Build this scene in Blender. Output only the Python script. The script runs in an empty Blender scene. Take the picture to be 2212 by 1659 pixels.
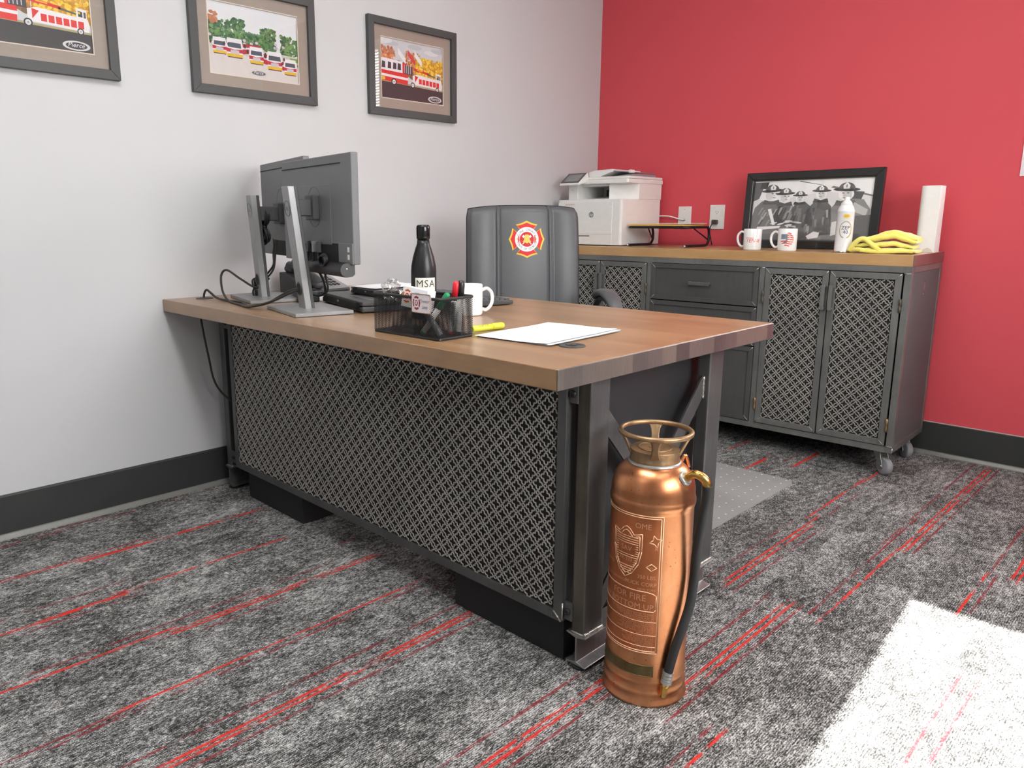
import bpy, math, random
import numpy as np
from mathutils import Vector, Matrix
random.seed(7)
PI = math.pi
S = bpy.context.scene
COL = S.collection

# ------------------------------------------------------------------ helpers
class MB:
    def __init__(s):
        s.v = []; s.f = []; s.m = []; s.sm = []; s.M = Matrix.Identity(4)
    def add(s, vs, fs, m=0, sm=False):
        b = len(s.v)
        s.v += [tuple(s.M @ Vector(p)) for p in vs]
        for f in fs:
            s.f.append([b + i for i in f]); s.m.append(m); s.sm.append(sm)
        return s
    def box(s, x0, x1, y0, y1, z0, z1, m=0):
        return s.add([(x0,y0,z0),(x1,y0,z0),(x1,y1,z0),(x0,y1,z0),(x0,y0,z1),(x1,y0,z1),(x1,y1,z1),(x0,y1,z1)],
              [(0,3,2,1),(4,5,6,7),(0,1,5,4),(1,2,6,5),(2,3,7,6),(3,0,4,7)], m)
    def hexa(s, p, m=0):
        return s.add(p, [(0,3,2,1),(4,5,6,7),(0,1,5,4),(1,2,6,5),(2,3,7,6),(3,0,4,7)], m)
    def prism(s, poly, fn, d0, d1, m=0):
        n = len(poly)
        vs = [fn(a, b, d0) for a, b in poly] + [fn(a, b, d1) for a, b in poly]
        fs = [tuple(range(n))[::-1], tuple(range(n, 2*n))] + [(i, (i+1) % n, n+(i+1) % n, n+i) for i in range(n)]
        return s.add(vs, fs, m)
    def lathe(s, prof, n=32, c=(0,0,0), m=0, caps=True, sm=True, ax='z'):
        vs = []; fs = []
        for r, z in prof:
            for i in range(n):
                a = 2*PI*i/n
                q = (r*math.cos(a), r*math.sin(a), z)
                if ax == 'x': q = (q[2], q[0], q[1])
                if ax == 'y': q = (q[1], q[2], q[0])
                vs.append((c[0]+q[0], c[1]+q[1], c[2]+q[2]))
        for k in range(len(prof)-1):
            for i in range(n):
                j = (i+1) % n
                fs.append((k*n+i, k*n+j, (k+1)*n+j, (k+1)*n+i))
        s.add(vs, fs, m, sm)
        if caps:
            b = len(s.v) - len(vs)
            s.f.append([b+i for i in range(n)][::-1]); s.m.append(m); s.sm.append(False)
            s.f.append([b+(len(prof)-1)*n+i for i in range(n)]); s.m.append(m); s.sm.append(False)
        return s
    def tube(s, path, r, n=8, m=0, closed=False, caps=True):
        P = [Vector(p) for p in path]; N = len(P)
        rs = r if isinstance(r, (list, tuple)) else [r]*N
        T = []
        for i in range(N):
            if closed: t = P[(i+1) % N] - P[i-1]
            else: t = P[min(i+1, N-1)] - P[max(i-1, 0)]
            T.append(t.normalized() if t.length > 1e-9 else Vector((0,0,1)))
        up = Vector((0,0,1)) if abs(T[0].z) < .9 else Vector((1,0,0))
        nrm = (up - T[0]*up.dot(T[0])).normalized()
        vs = []; fs = []
        for i in range(N):
            nrm = (nrm - T[i]*nrm.dot(T[i])).normalized()
            bn = T[i].cross(nrm)
            for k in range(n):
                a = 2*PI*k/n
                vs.append(tuple(P[i] + (nrm*math.cos(a) + bn*math.sin(a))*rs[i]))
        for i in range(N if closed else N-1):
            j = (i+1) % N
            for k in range(n):
                l = (k+1) % n
                fs.append((i*n+k, i*n+l, j*n+l, j*n+k))
        s.add(vs, fs, m, True)
        if caps and not closed:
            b = len(s.v) - len(vs)
            s.f.append([b+i for i in range(n)][::-1]); s.m.append(m); s.sm.append(False)
            s.f.append([b+(N-1)*n+i for i in range(n)]); s.m.append(m); s.sm.append(False)
        return s
    def ball(s, c, r, m=0, nu=16, nv=10, sc=(1,1,1)):
        vs = []; fs = []
        for j in range(nv+1):
            t = PI*j/nv
            for i in range(nu):
                a = 2*PI*i/nu
                vs.append((c[0]+r*sc[0]*math.sin(t)*math.cos(a), c[1]+r*sc[1]*math.sin(t)*math.sin(a), c[2]+r*sc[2]*math.cos(t)))
        for j in range(nv):
            for i in range(nu):
                k = (i+1) % nu
                fs.append((j*nu+i, (j+1)*nu+i, (j+1)*nu+k, j*nu+k))
        return s.add(vs, fs, m, True)
    def grid(s, fn, nu, nv, m=0, sm=True):
        vs = [fn(i/nu, j/nv) for j in range(nv+1) for i in range(nu+1)]
        fs = [(j*(nu+1)+i, j*(nu+1)+i+1, (j+1)*(nu+1)+i+1, (j+1)*(nu+1)+i) for j in range(nv) for i in range(nu)]
        return s.add(vs, fs, m, sm)
    def text(s, body, size, fn, m=0, align='LEFT', depth=0.0, space=1.0):
        cu = bpy.data.curves.new('lettering', 'FONT'); cu.body = body; cu.size = size
        cu.align_x = align; cu.resolution_u = 2; cu.extrude = depth; cu.space_character = space
        ob = bpy.data.objects.new('lettering', cu); COL.objects.link(ob)
        dg = bpy.context.evaluated_depsgraph_get()
        me = bpy.data.meshes.new_from_object(ob.evaluated_get(dg))
        bpy.data.objects.remove(ob); 
        s.add([fn(*v.co) for v in me.vertices], [tuple(p.vertices) for p in me.polygons], m)
        bpy.data.meshes.remove(me); bpy.data.curves.remove(cu)
        return s

def obj(name, mb, mats, parent=None, bevel=0, seg=2, sub=0, loc=None, rot=None):
    me = bpy.data.meshes.new(name)
    me.from_pydata(mb.v, [], mb.f); me.update()
    if not isinstance(mats, (list, tuple)): mats = [mats]
    for m in mats: me.materials.append(m)
    me.polygons.foreach_set('material_index', mb.m)
    me.polygons.foreach_set('use_smooth', mb.sm)
    o = bpy.data.objects.new(name, me); COL.objects.link(o)
    if parent: o.parent = parent
    if loc: o.location = loc
    if rot: o.rotation_euler = rot
    if bevel:
        b = o.modifiers.new('bevel', 'BEVEL'); b.width = bevel; b.segments = seg; b.limit_method = 'ANGLE'; b.angle_limit = math.radians(40)
    if sub:
        q = o.modifiers.new('sub', 'SUBSURF'); q.levels = sub; q.render_levels = sub
    return o
def tag(o, label=None, cat=None, group=None, kind=None):
    if label: o['label'] = label
    if cat: o['category'] = cat
    if group: o['group'] = group
    if kind: o['kind'] = kind
    return o
def thing(name, label, cat, loc=(0,0,0), rz=0, group=None):
    o = bpy.data.objects.new(name, None); COL.objects.link(o)
    o.location = loc; o.rotation_euler = (0,0,rz); o.empty_display_size = .05
    return tag(o, label, cat, group)
def struct(name, mb, mats, parent=None, bevel=0):
    o = obj(name, mb, mats, parent, bevel)
    if parent is None: o['kind'] = 'structure'
    return o
def bez(pts, n=8):
    # Catmull-Rom through points
    P = [Vector(p) for p in pts]; out = []
    for i in range(len(P)-1):
        a = P[max(i-1,0)]; b = P[i]; c = P[i+1]; d = P[min(i+2,len(P)-1)]
        for k in range(n):
            t = k/n
            out.append(.5*((2*b)+(c-a)*t+(2*a-5*b+4*c-d)*t*t+(3*b-a-3*c+d)*t**3))
    out.append(P[-1]); return [tuple(p) for p in out]

# ------------------------------------------------------------------ materials
def srgb(r, g, b):
    f = lambda c: (c/255/12.92) if c/255 <= .04045 else ((c/255+.055)/1.055)**2.4
    return (f(r), f(g), f(b), 1)
class NT:
    def __init__(s, name):
        s.mat = bpy.data.materials.new(name); s.mat.use_nodes = True
        s.t = s.mat.node_tree; s.t.nodes.clear()
        s.out = s.n('ShaderNodeOutputMaterial')
    def n(s, typ, **kw):
        nd = s.t.nodes.new(typ)
        for k, v in kw.items():
            if k.startswith('i_'):
                key = k[2:]
                nd.inputs[int(key) if key.isdigit() else key.replace('_', ' ')].default_value = v
            else: setattr(nd, k, v)
        return nd
    def l(s, a, b): s.t.links.new(a, b)
    def math(s, op, a, b=None, c=None, clamp=False):
        nd = s.n('ShaderNodeMath', operation=op, use_clamp=clamp)
        for i, v in enumerate((a, b, c)):
            if v is None: continue
            if isinstance(v, (int, float)): nd.inputs[i].default_value = v
            else: s.l(v, nd.inputs[i])
        return nd.outputs[0]
    def mix(s, f, a, b, mode='MIX'):
        nd = s.n('ShaderNodeMix', data_type='RGBA', blend_type=mode)
        for i, v in ((0, f), (6, a), (7, b)):
            if isinstance(v, (int, float)): nd.inputs[i].default_value = v
            elif isinstance(v, tuple): nd.inputs[i].default_value = v
            else: s.l(v, nd.inputs[i])
        return nd.outputs[2]
    def coord(s, sc=(1,1,1), kind='Object', rot=(0,0,0)):
        tc = s.n('ShaderNodeTexCoord'); mp = s.n('ShaderNodeMapping'); mp.inputs['Scale'].default_value = sc
        mp.inputs['Rotation'].default_value = rot
        s.l(tc.outputs[kind], mp.inputs[0]); return mp.outputs[0]
    def noise(s, vec, scale, detail=3, rough=.5):
        nd = s.n('ShaderNodeTexNoise', i_Scale=scale, i_Detail=detail, i_Roughness=rough); s.l(vec, nd.inputs['Vector']); return nd.outputs[0]
    def ramp(s, fac, stops):
        nd = s.n('ShaderNodeValToRGB'); e = nd.color_ramp.elements
        while len(e) < len(stops): e.new(.5)
        for k, (p, c) in enumerate(stops): e[k].position = p; e[k].color = c
        s.l(fac, nd.inputs[0]); return nd.outputs[0]
    def bump(s, h, st=.3, dist=.001):
        nd = s.n('ShaderNodeBump', i_Strength=st, i_Distance=dist); s.l(h, nd.inputs['Height']); return nd.outputs[0]
    def bsdf(s, color, rough=.5, metal=0, normal=None, spec=.5, coat=0, **kw):
        nd = s.n('ShaderNodeBsdfPrincipled')
        for k, v in (('Base Color', color), ('Roughness', rough), ('Metallic', metal), ('Specular IOR Level', spec), ('Coat Weight', coat)):
            if isinstance(v, (int, float, tuple)): nd.inputs[k].default_value = v
            else: s.l(v, nd.inputs[k])
        for k, v in kw.items():
            k = k.replace('_', ' ')
            if isinstance(v, (int, float, tuple)): nd.inputs[k].default_value = v
            else: s.l(v, nd.inputs[k])
        if normal: s.l(normal, nd.inputs['Normal'])
        s.l(nd.outputs[0], s.out.inputs[0]); return nd

_c = {}
def flat(rgb, rough=.5, metal=0, spec=.5, coat=0, name='paint'):
    """plain surface with slight procedural unevenness"""
    key = (rgb, rough, metal, spec, coat)
    if key in _c: return _c[key]
    t = NT(name + '_%d_%d_%d' % rgb); c = srgb(*rgb)
    n = t.noise(t.coord((1,1,1)), 35, 2)
    c2 = (c[0]*.9, c[1]*.9, c[2]*.9, 1)
    t.bsdf(t.mix(n, c, c2), rough, metal, None, spec, coat)
    _c[key] = t.mat; return t.mat

def steel(name, rgb, rough=.42, metal=.75, var=.5, sc=6):
    t = NT(name); c = srgb(*rgb); v = t.coord((1,1,1))
    n1 = t.noise(v, sc, 5, .6); n2 = t.noise(t.coord((1,1,.12)), 90, 2)
    f = t.math('ADD', t.math('MULTIPLY', n1, .75), t.math('MULTIPLY', n2, .25))
    lo = tuple(x*(1-var) for x in c[:3]) + (1,); hi = tuple(min(1, x*(1+var)) for x in c[:3]) + (1,)
    col = t.ramp(f, [(.25, lo), (.75, hi)])
    r = t.math('ADD', t.math('MULTIPLY', n1, .25), rough-.12)
    t.bsdf(col, r, metal, t.bump(n2, .08, .0005))
    return t.mat

def wall_mat(name, rgb):
    t = NT(name); c = srgb(*rgb); v = t.coord()
    n = t.noise(v, 260, 2); n2 = t.noise(v, 2.5, 2)
    col = t.mix(n2, c, tuple(x*.96 for x in c[:3]) + (1,))
    t.bsdf(col, .62, 0, t.bump(n, .12, .0006), .35); return t.mat

M = {}
M['white_wall'] = wall_mat('white_wall_paint', (204, 205, 207))
M['red_wall'] = wall_mat('red_wall_paint', (216, 82, 92))
M['ceiling'] = flat((235,235,233), .8, name='ceiling_paint')
M['base'] = steel('black_rubber_base', (50,53,52), .45, 0, .15)
M['lip'] = flat((170,170,165), .5, name='carpet_edge_sealant')
M['steel'] = steel('raw_dark_steel', (120,121,119), .45, .45, .3)
M['steel_desk'] = steel('oiled_dark_steel', (94,95,95), .42, .55, .35)
M['steel_dark'] = steel('blackened_steel_sheet', (88,88,88), .48, .35, .25, 3)
M['steel_black'] = steel('black_steel_sheet', (54,55,58), .42, .4, .25, 3)
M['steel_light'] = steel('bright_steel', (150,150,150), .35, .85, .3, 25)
M['patina'] = steel('bronzed_steel', (88,82,72), .42, .5, .6, 9)
M['grille'] = steel('perforated_grille_steel', (176,174,168), .5, .35, .2, 4)
M['grille_back'] = flat((34,31,30), .8, name='grille_backing')
M['weld'] = steel('weld_bead', (190,188,182), .3, .9, .6, 120)
M['black'] = flat((24,24,26), .45, name='black_plastic')
M['black_matte'] = flat((20,20,22), .75, name='black_board')
M['rubber'] = flat((30,31,32), .6, name='rubber')
M['cable'] = flat((40,40,36), .45, name='cable_sheath')
M['wplastic'] = flat((232,231,228), .4, name='white_plastic')
M['ceramic'] = flat((240,240,238), .12, coat=.6, name='white_glaze')
M['paper'] = flat((246,247,250), .7, name='white_paper')
M['silver'] = flat((150,151,152), .38, .35, name='silver_plastic')
M['mon_back'] = flat((112,113,115), .45, .2, name='grey_monitor_shell')
M['charcoal'] = flat((66,68,70), .45, name='charcoal_plastic')
M['chrome'] = flat((200,200,200), .2, 1, name='chrome')
M['zinc'] = flat((175,185,178), .35, .9, name='zinc_plating')

def wood(stops=((114,84,56),(146,112,78),(170,137,100))):
    t = NT('butcher_block_wood'); v = t.coord()
    br = t.n('ShaderNodeTexBrick', i_Scale=1.0); br.inputs['Brick Width'].default_value = .62; br.inputs['Row Height'].default_value = .043
    br.inputs['Mortar Size'].default_value = .0003; br.offset = .37; br.squash = 1
    br.inputs['Color1'].default_value = (0,0,0,1); br.inputs['Color2'].default_value = (1,1,1,1); br.inputs['Mortar'].default_value = (.2,.2,.2,1)
    t.l(v, br.inputs['Vector'])
    g = t.noise(t.coord((2.2, 60, 8)), 4, 5, .65)
    h = t.noise(v, 5, 3)
    f = t.math('ADD', t.math('MULTIPLY', br.outputs[0], .24), t.math('ADD', t.math('MULTIPLY', g, .55), t.math('MULTIPLY', h, .30)))
    col = t.ramp(f, [(.2, srgb(*stops[0])), (.5, srgb(*stops[1])), (.85, srgb(*stops[2]))])
    t.bsdf(col, t.math('ADD', t.math('MULTIPLY', g, .15), .27), 0, t.bump(g, .12, .0004), .6, .55, Coat_Roughness=.32)
    return t.mat
M['wood'] = wood(); M['wood_light'] = wood(((146,108,68),(178,138,90),(200,162,112)))
def endgrain():
    t = NT('wood_end_grain'); v = t.coord()
    br = t.n('ShaderNodeTexBrick', i_Scale=1.0); br.inputs['Brick Width'].default_value = 5; br.inputs['Row Height'].default_value = .057
    br.inputs['Mortar Size'].default_value = .0; br.inputs['Color1'].default_value = (0,0,0,1); br.inputs['Color2'].default_value = (1,1,1,1)
    t.l(v, br.inputs['Vector'])
    g = t.noise(t.coord((1, 40, 5)), 6, 4, .7)
    sep = t.n('ShaderNodeSeparateXYZ'); t.l(v, sep.inputs[0])
    cell = t.math('FLOOR', t.math('DIVIDE', sep.outputs[1], .061))
    wn = t.n('ShaderNodeTexWhiteNoise', noise_dimensions='1D'); t.l(cell, wn.inputs['W'])
    f = t.math('ADD', t.math('MULTIPLY', wn.outputs[0], .5), t.math('MULTIPLY', g, .5))
    col = t.ramp(f, [(.2, srgb(62,60,60)), (.5, srgb(86,80,77)), (.8, srgb(108,98,90))])
    t.bsdf(col, .3, 0, t.bump(g, .1, .0004), .6, .45, Coat_Roughness=.2)
    return t.mat
M['endgrain'] = endgrain()

def carpet():
    t = NT('loop_pile_carpet'); tc = t.n('ShaderNodeTexCoord'); v = tc.outputs['Object']
    sep = t.n('ShaderNodeSeparateXYZ'); t.l(v, sep.inputs[0]); x, y = sep.outputs[0], sep.outputs[1]
    # tile-dependent offset of the mottling
    ty = t.math('FLOOR', t.math('DIVIDE', t.math('ADD', y, 1.205), .648))
    tx = t.math('FLOOR', t.math('DIVIDE', x, .49))
    off = t.n('ShaderNodeCombineXYZ'); t.l(t.math('MULTIPLY', ty, 3.7), off.inputs[0]); t.l(t.math('MULTIPLY', tx, 1.9), off.inputs[1]); 
    ad = t.n('ShaderNodeVectorMath', operation='ADD'); t.l(v, ad.inputs[0]); t.l(off.outputs[0], ad.inputs[1])
    def mapd(sc):
        m = t.n('ShaderNodeMapping'); m.inputs['Scale'].default_value = sc; t.l(ad.outputs[0], m.inputs[0]); return m.outputs[0]
    big = t.noise(mapd((6, 3.2, 1)), 1, 3, .6)
    mid = t.noise(mapd((58, 23, 1)), 1, 4, .7)
    fine = t.noise(mapd((300, 95, 1)), 1, 2, .6)
    loop = t.noise(mapd((620, 420, 1)), 1, 1, .5)
    rib = t.math('SINE', t.math('MULTIPLY', x, 2*PI/.0050))
    f = t.math('ADD', t.math('MULTIPLY', big, .30), t.math('ADD', t.math('MULTIPLY', mid, .50), t.math('MULTIPLY', fine, .67)))
    f = t.math('ADD', f, t.math('ADD', t.math('MULTIPLY', rib, .030), t.math('MULTIPLY', loop, .53)))
    f = t.math('ADD', t.math('MULTIPLY', t.math('SUBTRACT', f, 1.0), 2.9), .44, clamp=True)
    grey = t.ramp(f, [(.0, srgb(34,34,33)), (.35, srgb(78,78,77)), (.60, srgb(144,144,143)), (1.0, srgb(214,214,213))])
    at = t.n('ShaderNodeAttribute', attribute_name='yarn'); sc = t.n('ShaderNodeSeparateColor'); t.l(at.outputs['Color'], sc.inputs[0])
    nb = t.noise(mapd((300, 26, 1)), 1, 3); nb2 = t.noise(mapd((30, 7, 1)), 1, 2)
    mB = t.math('MULTIPLY', sc.outputs[0], t.math('GREATER_THAN', t.math('ADD', nb, t.math('MULTIPLY', nb2, 1.1)), .97), clamp=True)
    mD = t.math('MULTIPLY', sc.outputs[1], t.math('GREATER_THAN', t.math('ADD', nb, t.math('MULTIPLY', nb2, 1.1)), .98), clamp=True)
    shade = t.math('ADD', .55, t.math('MULTIPLY', fine, .9))
    c = t.mix(t.math('MULTIPLY', mD, .85), grey, srgb(138,34,44))
    c = t.mix(mB, c, t.mix(t.math('MULTIPLY', t.math('GREATER_THAN', loop, .56), .6), srgb(226,56,46), srgb(120,26,26)))
    h = t.math('ADD', t.math('MULTIPLY', rib, .35), t.math('MULTIPLY', loop, 1.2))
    t.bsdf(c, .95, 0, t.bump(h, .6, .0025), .15)
    return t.mat
M['carpet'] = carpet()

def archglass(name, tint=(1,1,1,1), ior=1.5):
    t = NT(name)
    tr = t.n('ShaderNodeBsdfTransparent'); tr.inputs[0].default_value = tint
    gl = t.n('ShaderNodeBsdfGlossy'); gl.inputs['Roughness'].default_value = .0
    lw = t.n('ShaderNodeLayerWeight', i_Blend=.5); mx = t.n('ShaderNodeMixShader')   # Schlick reflectance, the same from both sides
    fr = t.math('ADD', .042, t.math('MULTIPLY', .958, t.math('POWER', lw.outputs['Facing'], 5)))
    t.l(fr, mx.inputs[0]); t.l(tr.outputs[0], mx.inputs[1]); t.l(gl.outputs[0], mx.inputs[2]); t.l(mx.outputs[0], t.out.inputs[0])
    return t.mat
M['glass'] = archglass('window_glass'); M['picglass'] = archglass('picture_glass', (1,1,1,1), 1.55)

def copper():
    t = NT('aged_copper'); v = t.coord()
    n = t.noise(v, 9, 4, .6); n2 = t.noise(t.coord((1,1,.18)), 40, 3); sp = t.noise(v, 190, 1)
    col = t.ramp(t.math('ADD', t.math('MULTIPLY', n, .7), t.math('MULTIPLY', n2, .3)), [(.3, srgb(186,116,76)), (.52, srgb(210,146,104)), (.75, srgb(230,172,130))])
    spots = t.math('GREATER_THAN', sp, .74)
    col = t.mix(t.math('MULTIPLY', spots, .7), col, srgb(96,50,30))
    t.bsdf(col, t.math('ADD', .22, t.math('MULTIPLY', n, .22)), 1, t.bump(n2, .04, .0006)); return t.mat
M['copper'] = copper()
M['copper_emb'] = flat((246,200,160), .42, .35, name='pale_copper_relief')  # lettering colour, paler than the tank so it stands out
M['copper_dark'] = steel('browned_copper', (196,120,78), .42, .9, .3, 14)
M['brass'] = steel('tarnished_brass', (158,130,98), .42, .85, .55, 26)
M['brass_bright'] = steel('polished_brass', (224,180,100), .22, 1, .15, 10)
M['brass_dull'] = steel('dull_brass_plate', (122,108,72), .42, .9, .35, 60)
M['solder'] = flat((190,192,190), .35, .8, name='tinned_solder')

def emit(name, col, st):
    t = NT(name); e = t.n('ShaderNodeEmission'); e.inputs[0].default_value = col; e.inputs[1].default_value = st
    t.l(e.outputs[0], t.out.inputs[0]); return t.mat

def leather():
    t = NT('grey_leatherette'); v = t.coord(); n = t.noise(v, 5, 4); w = t.n('ShaderNodeTexVoronoi', i_Scale=420.0); t.l(v, w.inputs['Vector'])
    col = t.mix(n, srgb(74,76,79), srgb(96,98,101))
    t.bsdf(col, .42, 0, t.bump(w.outputs[0], .12, .0004), .5); return t.mat
M['leather'] = leather()

def perf():
    t = NT('perforated_black_mesh'); tc = t.n('ShaderNodeTexCoord'); sep = t.n('ShaderNodeSeparateXYZ'); t.l(tc.outputs['Object'], sep.inputs[0])
    u = t.math('ADD', sep.outputs[0], sep.outputs[1]); z = sep.outputs[2]; k = 2*PI/.0048
    a = t.math('SINE', t.math('MULTIPLY', t.math('ADD', u, z), k*.5)); b = t.math('SINE', t.math('MULTIPLY', t.math('SUBTRACT', u, z), k*.5))
    hole = t.math('GREATER_THAN', t.math('ABSOLUTE', t.math('MULTIPLY', a, b)), .36)
    tr = t.n('ShaderNodeBsdfTransparent'); nd = t.bsdf(srgb(40,40,42), .35, .6); mx = t.n('ShaderNodeMixShader')
    t.l(hole, mx.inputs[0]); t.l(nd.outputs[0], mx.inputs[1]); t.l(tr.outputs[0], mx.inputs[2]); t.l(mx.outputs[0], t.out.inputs[0]); return t.mat
M['perf'] = perf()
def matmat():
    t = NT('clear_vinyl'); tc = t.n('ShaderNodeTexCoord'); sep = t.n('ShaderNodeSeparateXYZ'); t.l(tc.outputs['Object'], sep.inputs[0])
    k = 2*PI/.052
    a = t.math('COSINE', t.math('MULTIPLY', t.math('ADD', sep.outputs[0], sep.outputs[1]), k*.5)); b = t.math('COSINE', t.math('MULTIPLY', t.math('SUBTRACT', sep.outputs[0], sep.outputs[1]), k*.5))
    dot = t.math('GREATER_THAN', t.math('MULTIPLY', a, b), .955)
    tr = t.n('ShaderNodeBsdfTransparent', ); tr.inputs[0].default_value = (.9,.9,.9,1)
    nd = t.bsdf(t.mix(dot, srgb(196,196,196), srgb(245,245,245)), .3, 0, None, .5); mx = t.n('ShaderNodeMixShader')
    f = t.math('ADD', .55, t.math('MULTIPLY', dot, .3))
    t.l(f, mx.inputs[0]); t.l(tr.outputs[0], mx.inputs[1]); t.l(nd.outputs[0], mx.inputs[2]); t.l(mx.outputs[0], t.out.inputs[0]); return t.mat
M['mat'] = matmat()
def cloth():
    t = NT('yellow_microfibre'); v = t.coord(); n = t.noise(v, 500, 2); n2 = t.noise(v, 20, 2)
    t.bsdf(t.mix(n2, srgb(238,226,92), srgb(246,238,140)), .9, 0, t.bump(n, .5, .001), .1, Sheen_Weight=.5); return t.mat
M['cloth'] = cloth()
def film():
    t = NT('crinkled_cellophane'); v = t.coord(); n = t.noise(v, 60, 2)
    tr = t.n('ShaderNodeBsdfTransparent'); gl = t.n('ShaderNodeBsdfGlossy'); gl.inputs['Roughness'].default_value = .08
    t.l(t.bump(n, .8, .004), gl.inputs['Normal'])
    mx = t.n('ShaderNodeMixShader'); mx.inputs[0].default_value = .3
    t.l(tr.outputs[0], mx.inputs[1]); t.l(gl.outputs[0], mx.inputs[2]); t.l(mx.outputs[0], t.out.inputs[0]); return t.mat
M['film'] = film()
def screenmat():
    t = NT('dark_screen'); t.bsdf(srgb(14,15,18), .12, 0, None, .5); return t.mat
M['screen'] = screenmat()
# ------------------------------------------------------------------ room shell
RX, RY, RZ = 3.9, -5.8, 2.74
XY = lambda x, y: (x, y, 0)
# carpet: fine grid carrying the yarn pattern (red and maroon accent yarns, positions in metres)
YARN = [('D',6,0.066,-3.336,-3.152),('D',5,0.034,-3.140,-2.980),('D',5,0.055,-2.942,-2.728),('D',5,0.030,-2.712,-2.576),
('B',4,0.349,-3.401,-3.157),('B',13,0.370,-3.141,-2.836),('B',8,0.370,-2.797,-2.523),('D',4,0.335,-3.40,-2.95),
('B',13,0.681,-3.477,-3.141),('B',5,0.661,-3.146,-2.645),('D',3,0.715,-3.426,-3.156),('D',3,0.600,-3.454,-3.165),
('B',5,0.961,-3.541,-3.147),('D',3,0.929,-3.533,-3.001),('B',4,0.976,-3.146,-2.504),('B',4,0.991,-3.150,-2.514),('D',3,0.930,-2.981,-2.643),('D',3,1.025,-3.106,-2.868),
('D',4,1.225,-3.601,-3.368),('B',4,1.217,-3.334,-2.510),('D',4,1.243,-3.588,-2.565),('D',4,1.402,-3.419,-2.515),
('B',5,1.453,-3.365,-2.518),('B',4,1.468,-3.356,-2.525),('D',5,1.497,-3.321,-2.513),
('D',5,1.842,-2.977,-2.527),('B',5,1.893,-2.923,-2.501),('B',5,1.909,-2.906,-2.539),('D',5,1.937,-2.878,-2.550),('D',4,0.830,-2.507,-2.378),('D',6,1.282,-2.504,-2.414),
('B',4,2.038,-2.396,-1.850),('B',4,2.055,-2.431,-1.858),('D',4,2.080,-2.488,-1.855),('D',4,1.985,-2.296,-1.860),
('D',4,2.154,-2.654,-2.495),('B',5,2.181,-2.628,-2.498),('B',4,1.855,-1.826,-1.162),('B',4,1.873,-1.843,-1.229),('D',4,1.906,-1.849,-1.248),('D',3,1.809,-1.848,-1.234),
('D',4,2.110,-1.846,-0.906),('B',5,2.145,-1.852,-1.222),('B',4,2.152,-1.205,-0.040),('B',4,2.168,-1.196,-0.040),('D',4,2.192,-1.206,-0.037),
('D',4,2.397,-1.210,-0.678),('B',4,2.392,-1.558,-1.220),('D',4,2.417,-1.516,-1.221),('B',5,2.452,-1.212,-1.013),('B',5,2.469,-1.195,-1.126),
('D',4,2.477,-2.312,-1.876),('D',4,2.512,-2.267,-1.883),('B',5,1.830,-1.132,-0.603),('B',5,1.840,-0.581,-0.449),('B',4,1.237,-0.593,-0.388),
('B',11,1.421,-0.792,-0.600),('B',11,1.554,-0.594,-0.341),('D',4,1.457,-0.673,-0.540),('D',4,1.498,-0.595,-0.492),('D',3,2.098,-1.213,-0.040),('D',3,1.875,-1.070,-0.798)]
rr = random.Random(3)
for k in range(26):   # the same yarns carry on under the furniture and behind the camera
    yy = rr.uniform(-5.6, -3.7); YARN.append((rr.choice('BD'), rr.choice((4,5,9)), rr.uniform(.1,3.8), yy, yy+rr.uniform(.3,.65)))
for k in range(16):
    yy = rr.uniform(-2.4, -.6); YARN.append((rr.choice('BD'), rr.choice((4,5,9)), rr.uniform(2.6,3.8), yy, yy+rr.uniform(.3,.6)))
def make_floor():
    xs = np.arange(0, RX+.0001, .003); ys = np.arange(RY, .0001, .05)
    ys[-1] = 0; nx, ny = len(xs), len(ys)
    X, Y = np.meshgrid(xs, ys)
    co = np.stack([X, Y, np.zeros_like(X)], -1).reshape(-1, 3).astype(np.float32)
    i = np.arange(nx-1)[None, :] + np.arange(ny-1)[:, None]*nx
    fc = np.stack([i, i+1, i+nx+1, i+nx], -1).reshape(-1, 4).astype(np.int32)
    me = bpy.data.meshes.new('floor')
    me.vertices.add(len(co)); me.vertices.foreach_set('co', co.ravel())
    me.loops.add(fc.size); me.loops.foreach_set('vertex_index', fc.ravel())
    me.polygons.add(len(fc)); me.polygons.foreach_set('loop_start', np.arange(0, fc.size, 4, dtype=np.int32))
    me.update(calc_edges=True)
    col = np.zeros((len(co), 4), np.float32); col[:, 3] = 1
    for k, w, x, y0, y1 in YARN:
        w = w/1000*.8
        m = np.clip(1.6 - np.abs(co[:,0]-x)/(w*.62+.0012), 0, 1) * ((co[:,1] > y0-.02) & (co[:,1] < y1+.02))
        c = 0 if k == 'B' else 1
        col[:, c] = np.maximum(col[:, c], m)
    a = me.color_attributes.new('yarn', 'FLOAT_COLOR', 'POINT'); a.data.foreach_set('color', col.ravel())
    me.materials.append(M['carpet'])
    o = bpy.data.objects.new('floor', me); COL.objects.link(o); o['kind'] = 'structure'; return o
make_floor()
struct('floor_slab', MB().box(-.15, RX+.15, RY-.15, .15, -.12, -.004), M['black_matte'])

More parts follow.
